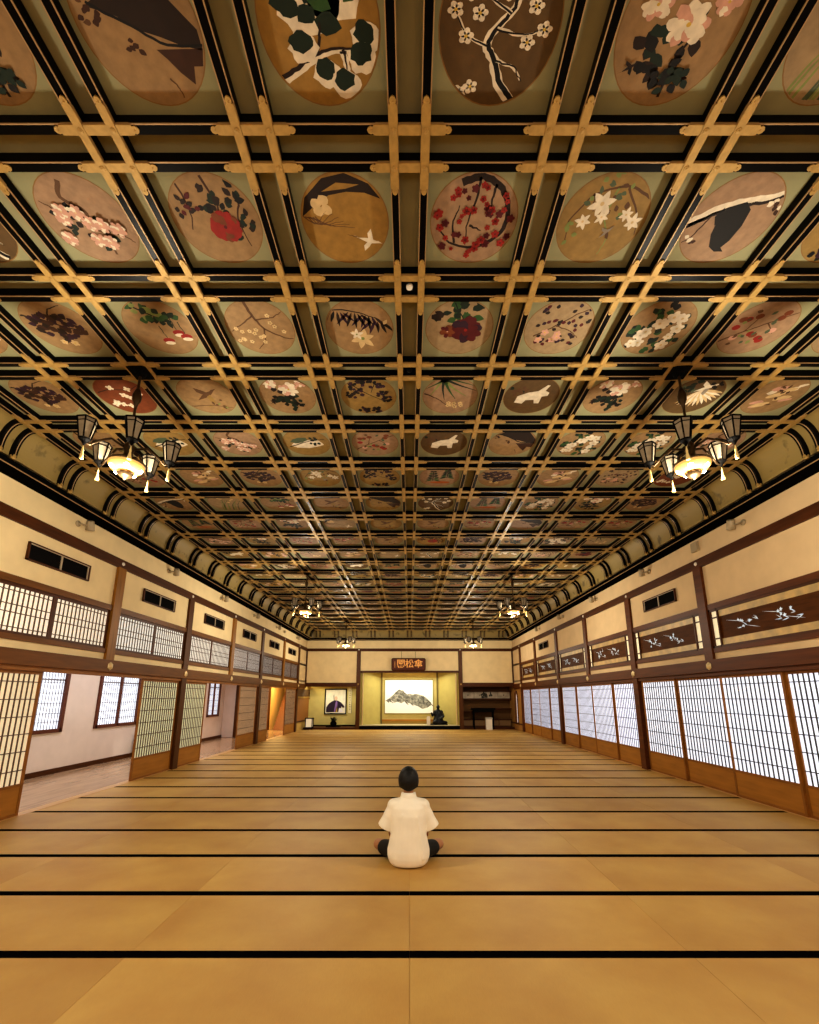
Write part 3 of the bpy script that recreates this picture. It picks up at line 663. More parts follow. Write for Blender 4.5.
# orientation: for sg>0 rz=+90deg local +x -> +Y, local +y -> -X (hall side); scale.y=-1 puts paper away from the hall
rb = [3.94] + [5.30 + 1.3825 * i for i in range(0, 13)]
ry = [(3.94, 5.28), (5.33, 6.60), (6.60, 7.96), (7.96, 9.31), (9.31, 10.66), (10.98, 12.24), (12.24, 13.62), (13.62, 14.95), (14.95, 16.28), (16.55, 17.80), (17.80, 19.2), (19.2, 20.58), (20.58, 21.86)]
for i, (a, b) in enumerate(ry):
    lab = 'daylit white paper screen with dark lattice, %s from the near end of the right wall' % ORD[i] if i else 'daylit white paper screen at the right wall, closest to the camera, mostly out of view'
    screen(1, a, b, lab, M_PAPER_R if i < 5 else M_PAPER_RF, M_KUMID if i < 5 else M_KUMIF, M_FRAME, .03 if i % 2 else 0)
ly = [(5.33, 6.71, M_PAPER_L, 'cream paper screen at the near left, before the first open doorway'),
      (9.26, 10.72, M_PAPER_G, 'pale green paper screen just past the first open doorway on the left'),
      (10.96, 12.20, M_PAPER_G, 'pale green paper screen just before the second open doorway on the left'),
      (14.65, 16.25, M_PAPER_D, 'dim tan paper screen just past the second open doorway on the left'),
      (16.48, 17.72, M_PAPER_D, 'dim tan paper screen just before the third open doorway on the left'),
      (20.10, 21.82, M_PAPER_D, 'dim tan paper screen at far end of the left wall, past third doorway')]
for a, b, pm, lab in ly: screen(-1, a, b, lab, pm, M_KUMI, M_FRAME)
# upper transom screens on the left wall
def transom(y0, y1, label, paper):
    t = empty('transom_screen', label, 'transom screen', (-W - .03, y1, 2.485), -PI / 2, 'lattice transom screens high on the left wall')
    L = y1 - y0
    screen_parts(t, L, .695, 0, paper, M_KUMI, M_DWOOD, max(8, round(L / .09)), 1, False, .007, [.09, .42, .60, .91])
    for ch in t.children: ch.scale.y = -1
for i in range(len(POSTS) - 1):
    a, b = POSTS[i] + .12, POSTS[i + 1] - .12; m = (a + b) / 2
    if i == 0: continue
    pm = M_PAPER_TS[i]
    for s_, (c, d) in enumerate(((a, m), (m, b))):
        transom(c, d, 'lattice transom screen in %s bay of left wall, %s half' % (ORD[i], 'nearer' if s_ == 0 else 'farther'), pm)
# carved transoms on the right wall
M_CARV = mat('carved_board', hexc('54300f'), .6, spec=.08, noise=.3, nscale=3, stretch=(5, 1, 6))
M_GLEAF = mat('gold_leaf_paper', hexc('9c7430'), .5, noise=.45, nscale=6, emit=(1, .72, .3), estr=.16)  # emission paints a lit glow onto the gold bands
M_CELL = paper_mat('cell_paper', hexc('e8d8a8'), .45, (1, .9, .62))
M_INLAY = paper_mat('glow_inlay', hexc('c4ccd2'), .30, (.85, .95, 1.0))  # emissive shapes stand for daylight seen through the carving
def ranma(y0, y1, label, seed):
    r = random.Random(seed); L = y1 - y0
    t = empty('carved_transom', label, 'carved transom', (W + .03, y0, 2.485), 0, 'carved openwork transoms high on the right wall')
    H = .695
    mb = MB()
    for z0, z1 in ((0, .04), (H - .04, H)): mb.box(-.03, .02, 0, L, z0, z1)
    for u0, u1 in ((0, .04), (L - .04, L), (.2, .225), (L - .225, L - .2)): mb.box(-.03, .02, u0, u1, 0, H)
    for z in (.155, .53): mb.box(-.025, .02, 0, .22, z, z + .02); mb.box(-.025, .02, L - .22, L, z, z + .02)
    mb.build('frame', [M_DWOOD], t)
    MB().box(.0, .02, .225, L - .225, .04, H - .04).build('carved_board', [M_CARV], t)
    mb = MB(); mb.box(-.004, .002, .23, L - .23, .04, .15); mb.box(-.004, .002, .23, L - .23, H - .15, H - .04); mb.build('gold_band', [M_GLEAF], t)
    for u0, u1 in ((.04, .2), (L - .2, L - .04)):
        for z0, z1 in ((.04, .155), (.175, .53), (.55, H - .04)): MB().box(.004, .01, u0, u1, z0, z1).build('paper_cell', [M_CELL], t)
    # flat glowing plum sprays, painting in daylight behind the carving: twigs, leaves, blossoms
    mb = MB()
    for cl in (.36, .68):
        cy, cz = L * cl, H * .47
        def lf(y, z, ang, l, w):
            ca, sa = cos(ang), sin(ang)
            mb.poly([(-.004, y + ca * x * l - sa * q * w, z + sa * x * l + ca * q * w) for x, q in ((0, 0), (.35, 1), (1, 0), (.35, -1))])
        for i in range(4):
            a0 = r.uniform(-.5, .6); y, z = cy - .28 + .12 * i, cz + r.uniform(-.08, .08)
            for q in range(3): lf(y, z, a0 + r.uniform(-.5, .5), r.uniform(.08, .15), .007)
        for i in range(5):
            y, z = cy + r.uniform(-.1, .16), cz + r.uniform(-.06, .1)
            for q in range(5): lf(y, z, q * 1.257 + r.uniform(0, 1), .034, .012)
        lf(cy + .1, cz + .06, .2, .34, .005); lf(cy - .3, cz - .1, .25, .36, .005)
    mb.build('glow_spray', [M_INLAY], t)
for i in range(1, len(POSTS) - 1):
    ranma(POSTS[i] + .12, POSTS[i + 1] - .12, 'carved dark wood transom with plum sprays, %s bay of right wall from the camera' % ORD[i], 40 + i)
# air vents
def vent(sg, y0, y1, label, group):
    t = empty('air_vent', label, 'air vent', (sg * (W + .01), y0, 3.55), 0, group)
    L = y1 - y0; H = .27; mb = MB(); X = sorted((0, -sg * .035))
    for u0, u1, z0, z1 in ((0, L, 0, .02), (0, L, H - .02, H), (0, .02, 0, H), (L - .02, L, 0, H)): mb.box(*X, u0, u1, z0, z1)
    mb.build('frame', [M_DWOOD], t)
    mb = MB(); X2 = sorted((-sg * .01, -sg * .03)); mb.box(*X2, .02, L - .02, H - .032, H - .02); mb.box(*X2, L / 2 - .012, L / 2 + .012, .02, H - .02); mb.box(*X2, L - .05, L - .035, .02, H - .02)
    mb.build('divider', [mat('pale_metal', hexc('b7a68c'), .4)], t)
    mb = MB(); X3 = sorted((-sg * .004, -sg * .012)); mb.box(*X3, .02, L - .02, .02, H - .02)
    for i in range(9): mb.box(*sorted((-sg * .012, -sg * .018)), .02, L - .02, .03 + i * .025, .038 + i * .025)
    mb.build('grille', [M_VENT], t)
for i in range(1, len(POSTS) - 1):
    c = (POSTS[i] + POSTS[i + 1]) / 2 - (.05 if i == 1 else 0); h = .62
    vent(-1, c - h, c + h, 'dark rectangular air vent in %s bay of the left wall from the camera' % ORD[i], 'air vents on the left wall')
vent(1, 8.83, 10.08, 'dark rectangular air vent on the right wall, larger nearer one', 'air vents on the right wall')
vent(1, 17.4, 18.6, 'dark rectangular air vent far along the right wall, smaller in view', 'air vents on the right wall')

# ------------------------------------------------------------------ wall spotlights
def spotlight(sg, y, label, z=4.43):
    t = empty('spotlight', label, 'spotlight', (sg * (W + .02), y, z), 0, 'spotlights on the %s upper wall' % ('left' if sg < 0 else 'right'))
    MB().lathe([(.05, 0), (.05, .02), (.03, .03)], 12, 0, Matrix.Rotation(-sg * PI / 2, 4, 'Y')).build('base', [mspot], t, True)
    MB().tube([(-sg * .02, 0, 0), (-sg * .09, .03, -.005), (-sg * .12, .08, -.02)], .014, 8).build('arm', [mspot], t, True)
    T = Matrix.Translation((-sg * .13, .11, .02)) @ Matrix.Rotation(.5, 4, 'X') @ Matrix.Rotation(-sg * .25, 4, 'Y')
    mb = MB().lathe([(.05, .07), (.058, .06), (.062, -.05), (.066, -.09), (.055, -.09), (.05, -.06)], 14, 0, T)
    mb.build('lamp_head', [mspot], t, True)
    MB().lathe([(.05, -.07), (.001, -.066)], 12, 0, T).build('lens', [mlens], t)
mspot = mat('beige_metal', hexc('a8987a'), .5); mlens = mat('lamp_lens', hexc('6b5a3c'), .3)
for i, y in enumerate([6.85, 9.66, 12.5, 15.3, 17.97, 21.3]): spotlight(-1, y, 'beige spotlight high on the left wall, %s from the camera' % ORD[i + 1])
for i, y in enumerate([6.80, 9.70, 12.6, 15.5, 18.4]): spotlight(1, y, 'beige spotlight high on the right wall, %s from the camera' % ORD[i + 1])
tag(MB().prism([(-.09, -.09), (.09, -.09), (.09, .09), (-.09, .09)], 0, .05, 0, Matrix.Translation((W + .02, 8.03, 4.43)) @ Matrix.Rotation(-PI / 2, 4, 'Y')).build('wall_speaker', [mspot]), 'small square beige speaker between the first two spotlights on right wall', 'speaker')
tag(MB().box(-W + .0 - .02, -W + .05, 19.07, 19.2, 4.36, 4.46).build('wall_sensor', [mspot]), 'small dark sensor high on the far left wall between spotlights', 'sensor')
# ceiling devices between the central ribs
for j, nm, lb, ct in ((1, 'smoke_detector', 'small white smoke detector on black plate at the ceiling centre line', 'smoke detector'), (2, 'ceiling_speaker', 'small black ceiling speaker at the centre line behind the smoke detector', 'speaker')):
    t = empty(nm, lb, ct, (0, Y0C + j * SY, HC + .03))
    MB().box(-.068, .068, -.068, .068, 0, .06).build('plate', [M_BLK], t)
    MB().lathe([(.03, 0), (.028, -.02), (.012, -.03), (.001, -.031)], 14).build('dome', [M_WHITE if j == 1 else M_BLACK], t, True)

# ------------------------------------------------------------------ chandeliers
M_GLOW = mat('lamp_glow', (1, .9, .7), .5, emit=(1.0, .78, .45), estr=9.0)
M_BULB = mat('bulb', (1, .9, .7), .5, emit=(1.0, .86, .6), estr=38.0)
M_LGLASS = mat('lantern_glass', hexc('9a8d76'), .35, noise=.2, nscale=20, emit=(1, .8, .5), estr=.03)
M_TASSEL = mat('tassel', hexc('e6c97a'), .8, emit=(1, .8, .4), estr=.12)  # slight emission puts lamplight into the tassels
M_AMBER = mat('amber_glass', hexc('c08a3a'), .3, emit=(1, .60, .18), estr=.7)
def chandelier():
    t = empty('chandelier', '', 'chandelier', (0, 0, 0), 0, 'bronze lantern chandeliers')
    mb = MB().box(-.1, .1, -.1, .1, -.02, .08); mb.lathe([(.06, -.02), (.045, -.05), (.015, -.06)], 12); mb.build('canopy', [M_BLK], t)
    rod = MB().tube([(0, 0, -.05), (0, 0, -1.06)], .013, 8).build('rod', [M_BRONZE], t)
    MB().lathe([(.012, -.20), (.03, -.24), (.045, -.30), (.04, -.36), (.02, -.40), (.012, -.46)], 10).build('knob', [M_BRONZE], rod, True)
    mb = MB().lathe([(.02, -.84), (.04, -.87), (.06, -.91), (.04, -.97), (.05, -1.02), (.155, -1.07), (.175, -1.085), (.175, -1.10), (.13, -1.11)], 20); mb.build('hub', [M_BRONZE], t, True)
    mb = MB().lathe([(.165, -1.10), (.16, -1.13), (.138, -1.16), (.10, -1.18), (.07, -1.185)], 20); bowl = mb.build('bowl', [M_AMBER], t, True)
    MB().lathe([(.072, -1.175), (.076, -1.21), (.05, -1.235), (.02, -1.255), (.002, -1.27)], 12).build('finial', [M_BRONZE], bowl, True)
    for i in range(5):
        a = 2 * PI * i / 5 + .3
        MB().ball((cos(a) * .125, sin(a) * .125, -1.155), .026, 8).build('bulb', [M_BULB], bowl, True)
    for i in range(5):
        a = math.radians(-125 + 72 * i); ca, sa = cos(a), sin(a)
        arm = MB().tube([(ca * q, sa * q, z) for q, z in ((.05, -.92), (.17, -.89), (.27, -.97), (.34, -1.045), (.385, -1.035), (.43, -1.0), (.49, -.98))], [.014, .012, .011, .011, .01, .007, .004], 7).build('arm', [M_BRONZE], t, True)
        # hexagonal lantern tapering downward, carried on the arm
        T = Matrix.Translation((ca * .385, sa * .385, -1.035)) @ Matrix.Rotation(a, 4, 'Z') @ Matrix.Scale(.88, 4)
        n = 6; rt, rbm, h = .098, .055, .235
        mb = MB()
        for k in range(n):
            t0 = 2 * PI * k / n; t1 = 2 * PI * (k + 1) / n
            A = (cos(t0) * rbm, sin(t0) * rbm, .03); B = (cos(t0) * rt, sin(t0) * rt, .03 + h)
            mb.tube([A, B], .008, 4, 0, T); mb.tube([B, (cos(t1) * rt, sin(t1) * rt, .03 + h)], .010, 4, 0, T); mb.tube([A, (cos(t1) * rbm, sin(t1) * rbm, .03)], .008, 4, 0, T)
            q = .82; C = tuple(A[i] * (1 - q) + B[i] * q for i in range(3)); r2 = rbm * (1 - q) + rt * q
            mb.tube([C, (cos(t1) * r2, sin(t1) * r2, C[2])], .006, 4, 0, T)
        mb.lathe([(rbm + .006, .034), (rbm, .02), (.03, .0), (.012, -.03), (.004, -.05)], 12, 0, T); mb.lathe([(rt, .262), (rt * .7, .275), (.02, .29)], 6, 0, T)
        ln = mb.build('lantern', [M_BLK], t)
        mb = MB().lathe([(rbm - .003, .03), (rt - .004, .03 + h)], 6, 0, T); mb.build('glass', [M_LGLASS], ln)
        mb = MB().lathe([(.004, -.04), (.008, -.08), (.012, -.10), (.010, -.125), (.016, -.16), (.022, -.205), (.001, -.206)], 8, 0, T); mb.build('tassel', [M_TASSEL], ln, True)
    return t
proto = chandelier(); first = True
for j, dep in ((2, 'nearest'), (10, 'middle'), (18, 'farthest')):
    for sg in (-1, 1):
        o = proto if first else copy_tree(proto); first = False
        o.location = (sg * 3 * SX, Y0C + j * SY, HC)
        if sg > 0: o.rotation_euler.z = math.radians(-4)
        o['label'] = 'bronze chandelier with five hanging lanterns, %s on the %s side of hall' % (dep, 'left' if sg < 0 else 'right')
        l = bpy.data.lights.new('chandelier_light', 'POINT'); l.energy = 172; l.color = (1, .90, .73); l.shadow_soft_size = .12
        lo = link('chandelier_light', l, None, (sg * 3 * SX, Y0C + j * SY, HC - 1.5))

# ------------------------------------------------------------------ corridor beyond the left openings
XC = -7.85
M_CW = mat('corridor_wall', hexc('ddcdc2'), .9, noise=.05, nscale=3)
M_CF = mat('corridor_floor', hexc('b09274'), .16, noise=.25, nscale=2.5, stretch=(4, .5, 1))
mb = MB(); wins = [(8.55, 10.32), (11.42, 13.12), (17.65, 18.7)]
ys = [2.5]
for a, b in wins: ys += [a, b]
ys.append(19.2)
for i in range(0, len(ys), 2): mb.box(XC - .1, XC, ys[i], ys[i + 1], 0, 2.8)
for a, b in wins: mb.box(XC - .1, XC, a, b, 0, .9); mb.box(XC - .1, XC, a, b, 2.25, 2.8)
st(mb.build('wall_corridor', [M_CW]))
fl2 = st(MB().box(XC, -W - .14, 2.5, 26.2, -.1, -.01).build('floor_corridor', [M_CF]))
st(MB().box(XC - .1, -W - .1, 2.5, 26.2, 2.75, 2.85).build('ceiling_corridor', [M_CW]))
st(MB().box(XC - .1, -W - .1, 2.4, 2.5, 0, 2.8).build('wall_corridor_front', [M_CW]))
st(MB().box(XC, XC + .02, 2.5, 19.2, -.01, .1).build('baseboard_corridor', [M_DWOOD]))
for i, (a, b) in enumerate(wins):
    w = MB(); L = b - a
    for u0, u1, z0, z1 in ((a, b, .87, .95), (a, b, 2.22, 2.28), (a - .03, a + .06, .87, 2.28), (b - .06, b + .03, .87, 2.28), ((a + b) / 2 - .03, (a + b) / 2 + .03, .9, 2.25)): w.box(XC - .02, XC + .035, u0, u1, z0, z1)
    w = st(w.build('window_%d' % (i + 1), [mat('maroon_wood', hexc('5a2a18'), .5)]))
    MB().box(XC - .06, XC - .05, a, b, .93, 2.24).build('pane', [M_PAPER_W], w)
    mb = MB(); n = round(L / .085)
    for k in range(1, n): y = a + L * k / n; mb.box(XC - .045, XC - .03, y - .004, y + .004, .93, 2.24)
    for z in (1.1, 1.28, 1.5, 1.72, 1.95, 2.0): mb.box(XC - .045, XC - .03, a, b, z - .006, z + (.03 if z > 1.98 else .006))
    mb.build('lattice', [mat('grey_lattice', hexc('8f8f98'), .6)], w)
# corridor end: pier, doorway wall and stair
st(MB().box(XC, -7.3, 19.2, 19.3, 0, 2.8).build('wall_corridor_pier', [M_CW]))
trim(MB().box(-7.34, -7.22, 19.12, 19.32, 0, 2.8), [M_DPOST])
st(MB().box(-7.22, -5.6, 26.1, 26.2, 0, 2.8).build('wall_corridor_end', [mat('glow_plaster', hexc('f0cf7a'), .9)]))  # warm light of the passage painted into the plaster's yellow
st(MB().box(-7.32, -7.22, 19.3, 26.2, 0, 2.8).build('wall_corridor_side', [mat('warm_plaster', hexc('e8c07a'), .9)]))
trim(MB().box(-7.22, -7.16, 21.4, 21.55, 0, 2.8), [M_DPOST]); trim(MB().box(-7.22, -7.16, 23.2, 23.4, 0, 2.8), [M_DPOST])
# sloping underside of the stair
stp = MB(); stp.prism([(23.2, .0), (25.9, 0), (25.9, 2.4), (25.5, 2.4)], -6.9, -6.2, 0, Matrix(((0, 0, 1, 0), (1, 0, 0, 0), (0, 1, 0, 0), (0, 0, 0, 1))))
tag(stp.build('staircase', [mat('stair_wood', hexc('6b3f1c'), .6)]), 'dark brown sloping staircase in the lit passage beyond the far left doorway', 'staircase')
t = empty('wall_phone', 'small white wall telephone in the corridor beyond the second open doorway', 'telephone', (-7.2, 20.4, .75))
MB().box(0, .05, -.08, .08, 0, .22).build('body', [M_WHITE], t); MB().tube([(.07, -.05, 0), (.08, -.05, .11), (.07, -.05, .22)], .022, 8).build('handset', [M_WHITE], t)
t = empty('storage_box', 'dark low box in the corridor behind the pale green screen', 'box', (-7.55, 13.2, -.01))
MB().box(-.15, .15, -.15, .15, 0, .62).build('body', [M_BLK], t); MB().box(-.16, .16, -.16, .16, .62, .66).build('lid', [M_BLK], t)

# ------------------------------------------------------------------ back wall furnishings
# name plaque above the tokonoma, tipped forward
t = empty('name_plaque', 'dark wooden plaque with gold characters hung above the central alcove', 'plaque', (-.05, D - .05, 2.98))
t.rotation_euler.x = .12
def rrect(x0, x1, z0, z1, r):
    pts = []
    for cx, cz, a0 in ((x1 - r, z0 + r, -PI / 2), (x1 - r, z1 - r, 0), (x0 + r, z1 - r, PI / 2), (x0 + r, z0 + r, PI)):
        pts += [(cx + r * cos(a0 + PI / 2 * i / 4), cz + r * sin(a0 + PI / 2 * i / 4)) for i in range(5)]
    return pts
RXm = Matrix.Rotation(PI / 2, 4, 'X')
MB().prism(rrect(-.9, .9, 0, .66, .09), 0, .05, 0, RXm).build('board', [mat('plaque_wood', hexc('5a2410'), .4, noise=.3, nscale=4, stretch=(1, 1, 5))], t)
mb = MB(); o = rrect(-.9, .9, 0, .66, .09); n_ = len(o); i_ = rrect(-.85, .85, .05, .61, .06)
mb.add([(x, -.05, z) for x, z in o] + [(x, -.065, z) for x, z in i_], [(k, (k + 1) % n_, n_ + (k + 1) % n_, n_ + k) for k in range(n_)]); mb.build('rim', [M_DWOOD], t)
def glyph(ch, x, z, size, parent, m):
    cu = bpy.data.curves.new('carved_character', 'FONT'); cu.body = ch; cu.size = size; cu.extrude = .008; cu.offset = size * .012
    cu.align_x = 'CENTER'; cu.align_y = 'CENTER'
    cu.materials.append(m)
    tmp = bpy.data.objects.new('tmp_text', cu); COL.objects.link(tmp)
    me = bpy.data.meshes.new_from_object(tmp.evaluated_get(bpy.context.evaluated_depsgraph_get()))
    bpy.data.objects.remove(tmp); me.name = 'carved_character'
    o = link('carved_character', me, parent, (x, -.062, z)); o.rotation_euler = (PI / 2, 0, 0)
    return o
M_GLYPH = mat('gilt_character', hexc('f0ae5c'), .4, emit=(1, .6, .25), estr=.08)  # faint emission paints brightness into the gilt
for ch, x in (('閣', -.40), ('松', .05), ('傘', .52)): glyph(ch, x, .34, .47, t, M_GLYPH)
for i in range(5): MB().box(-.735, -.70, -.06, -.05, .17 + i * .065, .21 + i * .065).build('signature_mark', [M_GLYPH], t)
for sx in (-.37, .36): MB().tube([(sx, -.02, .66), (sx, .04, 1.0)], .008, 6).build('hanger', [M_BLK], t)
# mountain painting
t = empty('mountain_painting', 'wide ink painting of a grey mountain ridge hung in the central alcove', 'painting', (-.03, DB - .05, .78))
MB().box(-1.3, 1.3, -.02, .02, 0, 1.76).build('panel', [mat('painting_paper', hexc('fcfaf2'), .9)], t)
mb = MB()
for x0, x1, z0, z1 in ((-1.33, 1.33, -.04, .0), (-1.33, 1.33, 1.76, 1.82), (-1.33, -1.3, 0, 1.76), (1.3, 1.33, 0, 1.76)): mb.box(x0, x1, -.03, .02, z0, z1)
mb.build('frame', [mat('olive_frame', hexc('8a7d44'), .6)], t)
top = [(-1.28, .66), (-1.05, .80), (-.85, .98), (-.72, 1.12), (-.6, 1.22), (-.5, 1.26), (-.42, 1.20), (-.32, 1.21), (-.2, 1.06), (-.08, 1.0), (.05, 1.04), (.2, .98), (.38, 1.02), (.55, .98), (.75, .93), (.9, .84), (1.05, .7), (1.2, .55), (1.24, .44)]
bot = [(-1.28, .64), (-1.1, .60), (-.95, .68), (-.8, .55), (-.62, .6), (-.42, .52), (-.25, .62), (-.1, .55), (.1, .5), (.3, .42), (.45, .38), (.6, .30), (.72, .22), (.88, .26), (1.02, .30), (1.1, .36), (1.15, .38), (1.2, .42), (1.24, .43)]
M_INK = mat('grey_ink', hexc('5a5a55'), .9, noise=.8, nscale=7, col2=hexc('b0aea0'))
M_INKD = mat('dark_ink', hexc('2c2c2c'), .9, noise=.5, nscale=9, col2=hexc('6b6b66'))
mb = MB(); n_ = len(top)
mb.add([(x, -.0215, z) for x, z in top] + [(x, -.0215, z) for x, z in bot], [(i, i + 1, n_ + i + 1, n_ + i) for i in range(n_ - 1)])
rr = random.Random(3)
for i in range(70):
    k = rr.randrange(0, n_ - 2); q = rr.random(); x = top[k][0] + (top[k + 1][0] - top[k][0]) * q
    zt = top[k][1] + (top[k + 1][1] - top[k][1]) * q; zb = bot[k][1] + (bot[k + 1][1] - bot[k][1]) * q; z = zb + (zt - zb) * rr.uniform(.15, .95); l = rr.uniform(.05, .16)
    mb.poly([(x, -.0225, z), (x + l, -.0225, z - l * .8), (x + l * .9, -.0225, z - l * 1.05), (x - .01, -.0225, z - .04)], 1)
mb.build('ink_mountain', [M_INK, M_INKD], t)
# statue on a low stand, with a small white vase
t = empty('statue', 'dark seated robed statue on a low stand, right side of central alcove', 'statue', (1.5, D + .42, .22))
mb = MB().box(-.48, .48, -.2, .2, 0, .05); mb.build('stand', [M_BLK], t)
mb = MB()
mb.lathe([(.30, .05), (.31, .12), (.27, .25), (.22, .42), (.21, .56), (.17, .68), (.10, .76), (.075, .80), (.001, .81)], 16, 0, None, 1, .75)
mb.ball((0, -.01, .90), .105, 10, 0, (.92, 1, 1.12)); mb.capsule((-.17, -.03, .66), (-.30, -.10, .47), .08, .06); mb.capsule((-.30, -.10, .47), (-.36, -.16, .60), .055, .04)
mb.capsule((.17, -.03, .66), (.27, -.05, .42), .085, .07); mb.capsule((.27, -.05, .42), (.13, -.2, .32), .065, .045); mb.capsule((.1, -.05, .16), (.42, -.05, .12), .12, .07); mb.capsule((-.1, -.1, .16), (-.2, -.2, .14), .12, .09)
o = mb.build('figure', [mat('dark_bronze', hexc('15161a'), .3, metal=.4)], t, True)
rm = o.modifiers.new('r', 'REMESH'); rm.mode = 'VOXEL'; rm.voxel_size = .018; rm.use_smooth_shade = True; o.modifiers.new('s', 'SMOOTH').iterations = 3
t = empty('white_vase', 'small square white vase at the front left of the dark statue', 'vase', (.98, D + .085, .22))
mb = MB().box(-.09, .09, -.07, .07, 0, .4); mb.box(-.06, .06, -.05, .05, .4, .44); mb.build('body', [M_WHITE], t)
# left alcove: portrait, text strip, vase, lamp
t = empty('framed_portrait', 'framed portrait of a robed figure in purple, hung in left alcove', 'portrait', (-4.02, DB - .02, .72))
mb = MB()
for x0, x1, z0, z1 in ((-.6, .6, 0, .06), (-.6, .6, 1.30, 1.36), (-.6, -.54, .06, 1.30), (.54, .6, .06, 1.30)): mb.box(x0, x1, -.03, .02, z0, z1)
mb.build('frame', [M_BLK], t)
MB().box(-.54, .54, -.005, .01, .06, 1.30).build('picture', [mat('picture_ground', hexc('e9e4d0'), .8, noise=.12, nscale=4)], t)
mb = MB(); yy = -.007
mb.poly([(x, yy, z) for x, z in ((-.5, .1), (-.5, .36), (-.38, .55), (-.2, .68), (-.05, .74), (.12, .72), (.3, .62), (.46, .45), (.5, .36), (.40, .34), (.32, .42), (.26, .12))], 0)
mb.poly([(x, yy - .002, z) for x, z in ((-.08, .12), (-.02, .5), (.02, .72), (.1, .66), (.1, .4), (.03, .12))], 1); mb.poly([(x, yy - .002, z) for x, z in ((-.02, .12), (.04, .3), (.08, .5), (.11, .12))], 2)
mb.poly([(.02 + .085 * cos(q), yy - .003, .84 + .115 * sin(q)) for q in [2 * PI * i / 16 for i in range(16)]], 3)
mb.poly([(x, yy - .003, z) for x, z in ((.16, .1), (.2, .34), (.34, .3), (.42, .12))], 4)
mb.poly([(x, yy - .004, z) for x, z in ((-.12, .96), (-.10, 1.06), (-.085, .96), (-.07, .74), (-.10, .7))], 0)
mb.build('painted_figure', [mat('robe_dark', hexc('2a1a33'), .8), mat('robe_purple', hexc('8c6aa8'), .8), PAINT['yellow'], mat('portrait_skin', hexc('d9b9a0'), .8), mat('robe_white', hexc('e4e0e6'), .8)], t)
t = empty('text_strip', 'narrow hanging paper strip with ink writing right of the portrait', 'hanging strip', (-3.24, DB - .005, .78))
MB().box(-.1, .1, -.004, .004, 0, 1.36).build('paper', [mat('strip_paper', hexc('e2d8ac'), .9)], t); MB().box(.085, .1, -.008, .008, 0, 1.4).build('edge', [M_BLK], t)
mb = MB()
for i in range(9): mb.box(-.03 + rr.uniform(-.015, .015), .02 + rr.uniform(-.015, .015), -.006, -.004, .2 + i * .12, .225 + i * .12); mb.box(-.01, .005, -.006, -.004, .18 + i * .12, .25 + i * .12)
mb.build('ink_writing', [M_BLK], t)
t = empty('flower_vase', 'dark round vase with a leafy arrangement on a tray in left alcove', 'vase', (-4.0, D + .55, .1))
MB().box(-.36, .36, -.2, .2, 0, .04).build('tray', [M_BLK], t)
MB().lathe([(.08, .04), (.15, .09), (.18, .17), (.15, .25), (.1, .28), (.12, .31)], 16).build('vase', [M_BLK], t, True)
mb = MB()
for i in range(46):
    a = rr.uniform(0, 2 * PI); e = rr.uniform(.2, 1.4); l = rr.uniform(.16, .32); d = Vector((cos(a) * cos(e), sin(a) * cos(e), sin(e))); s_ = d.cross(Vector((0, 0, 1))).normalized() * .035; b0 = Vector((0, 0, .28))
    mb.poly([tuple(b0 + d * l * .25), tuple(b0 + d * l * .6 + s_), tuple(b0 + d * l), tuple(b0 + d * l * .6 - s_)])
mb.build('leaves', [mat('dark_leaf', hexc('1c2014'), .6)], t)
t = empty('floor_lantern', 'small white paper lantern in dark frame, left corner by the portrait alcove', 'lantern', (-5.12, D - .1, .012))
mb = MB()
for sx in (-.17, .17):
    for sy in (-.14, .14): mb.box(sx - .018, sx + .018, sy - .018, sy + .018, 0, .56)
mb.box(-.2, .2, -.17, .17, .54, .58); mb.box(-.19, .19, -.16, .16, .1, .13); mb.build('frame', [M_BLK], t)
MB().box(-.15, .15, -.12, .12, .13, .54).build('paper_shade', [mat('lantern_paper', hexc('e8dcc0'), .8, emit=(1, .85, .6), estr=.3)], t)
# right alcove: wall cupboard, shelves, base cupboard, table, bin
t = empty('wall_cupboard', 'dark wall cupboard with four pale sliding doors high in right alcove', 'cupboard', (2.78, D + .75, 1.5))
mb = MB(); mb.box(0, 2.66, 0, .42, 0, .06); mb.box(0, 2.66, 0, .42, .40, .46); mb.box(0, .05, 0, .42, .06, .40); mb.box(2.61, 2.66, 0, .42, .06, .40); mb.box(.05, 2.61, .36, .42, .06, .40); mb.build('body', [M_DWOOD], t)
md = mat('cupboard_door', hexc('b7aa94'), .7, noise=.35, nscale=3)
for i in range(4):
    d_ = MB().box(.06 + i * .64, .06 + i * .64 + .62, .02 + .02 * (i % 2), .035 + .02 * (i % 2), .06, .40).build('door', [md], t)
    MB().lathe([(.03, 0), (.03, -.008), (.02, -.01)], 10, 0, Matrix.Translation((.36 + i * .64, .02 + .02 * (i % 2), .23)) @ Matrix.Rotation(-PI / 2, 4, 'X')).build('handle', [M_BLK], d_)
mb = MB()
for i in range(26): mb.ball((1.33 + rr.gauss(0, .16), .015, .23 + rr.uniform(-.13, .13)), rr.uniform(.03, .06), 5, 0, (1, .2, 1))
mb.build('painted_foliage', [mat('door_ink', hexc('3a3a34'), .9)], t)
t = empty('display_shelf', 'long dark staggered shelf below the wall cupboard in right alcove', 'shelf', (2.78, D + .8, .84))
MB().box(0, 1.5, 0, .4, 0, .05).build('shelf_board', [M_DWOOD], t); MB().box(1.2, 2.66, 0, .4, .16, .21).build('shelf_board', [M_DWOOD], t); MB().box(1.2, 1.26, .05, .35, .05, .16).build('strut', [M_DWOOD], t)
t = empty('base_cupboard', 'low brown cupboard along the floor of the right alcove', 'cupboard', (2.78, D + .8, .1))
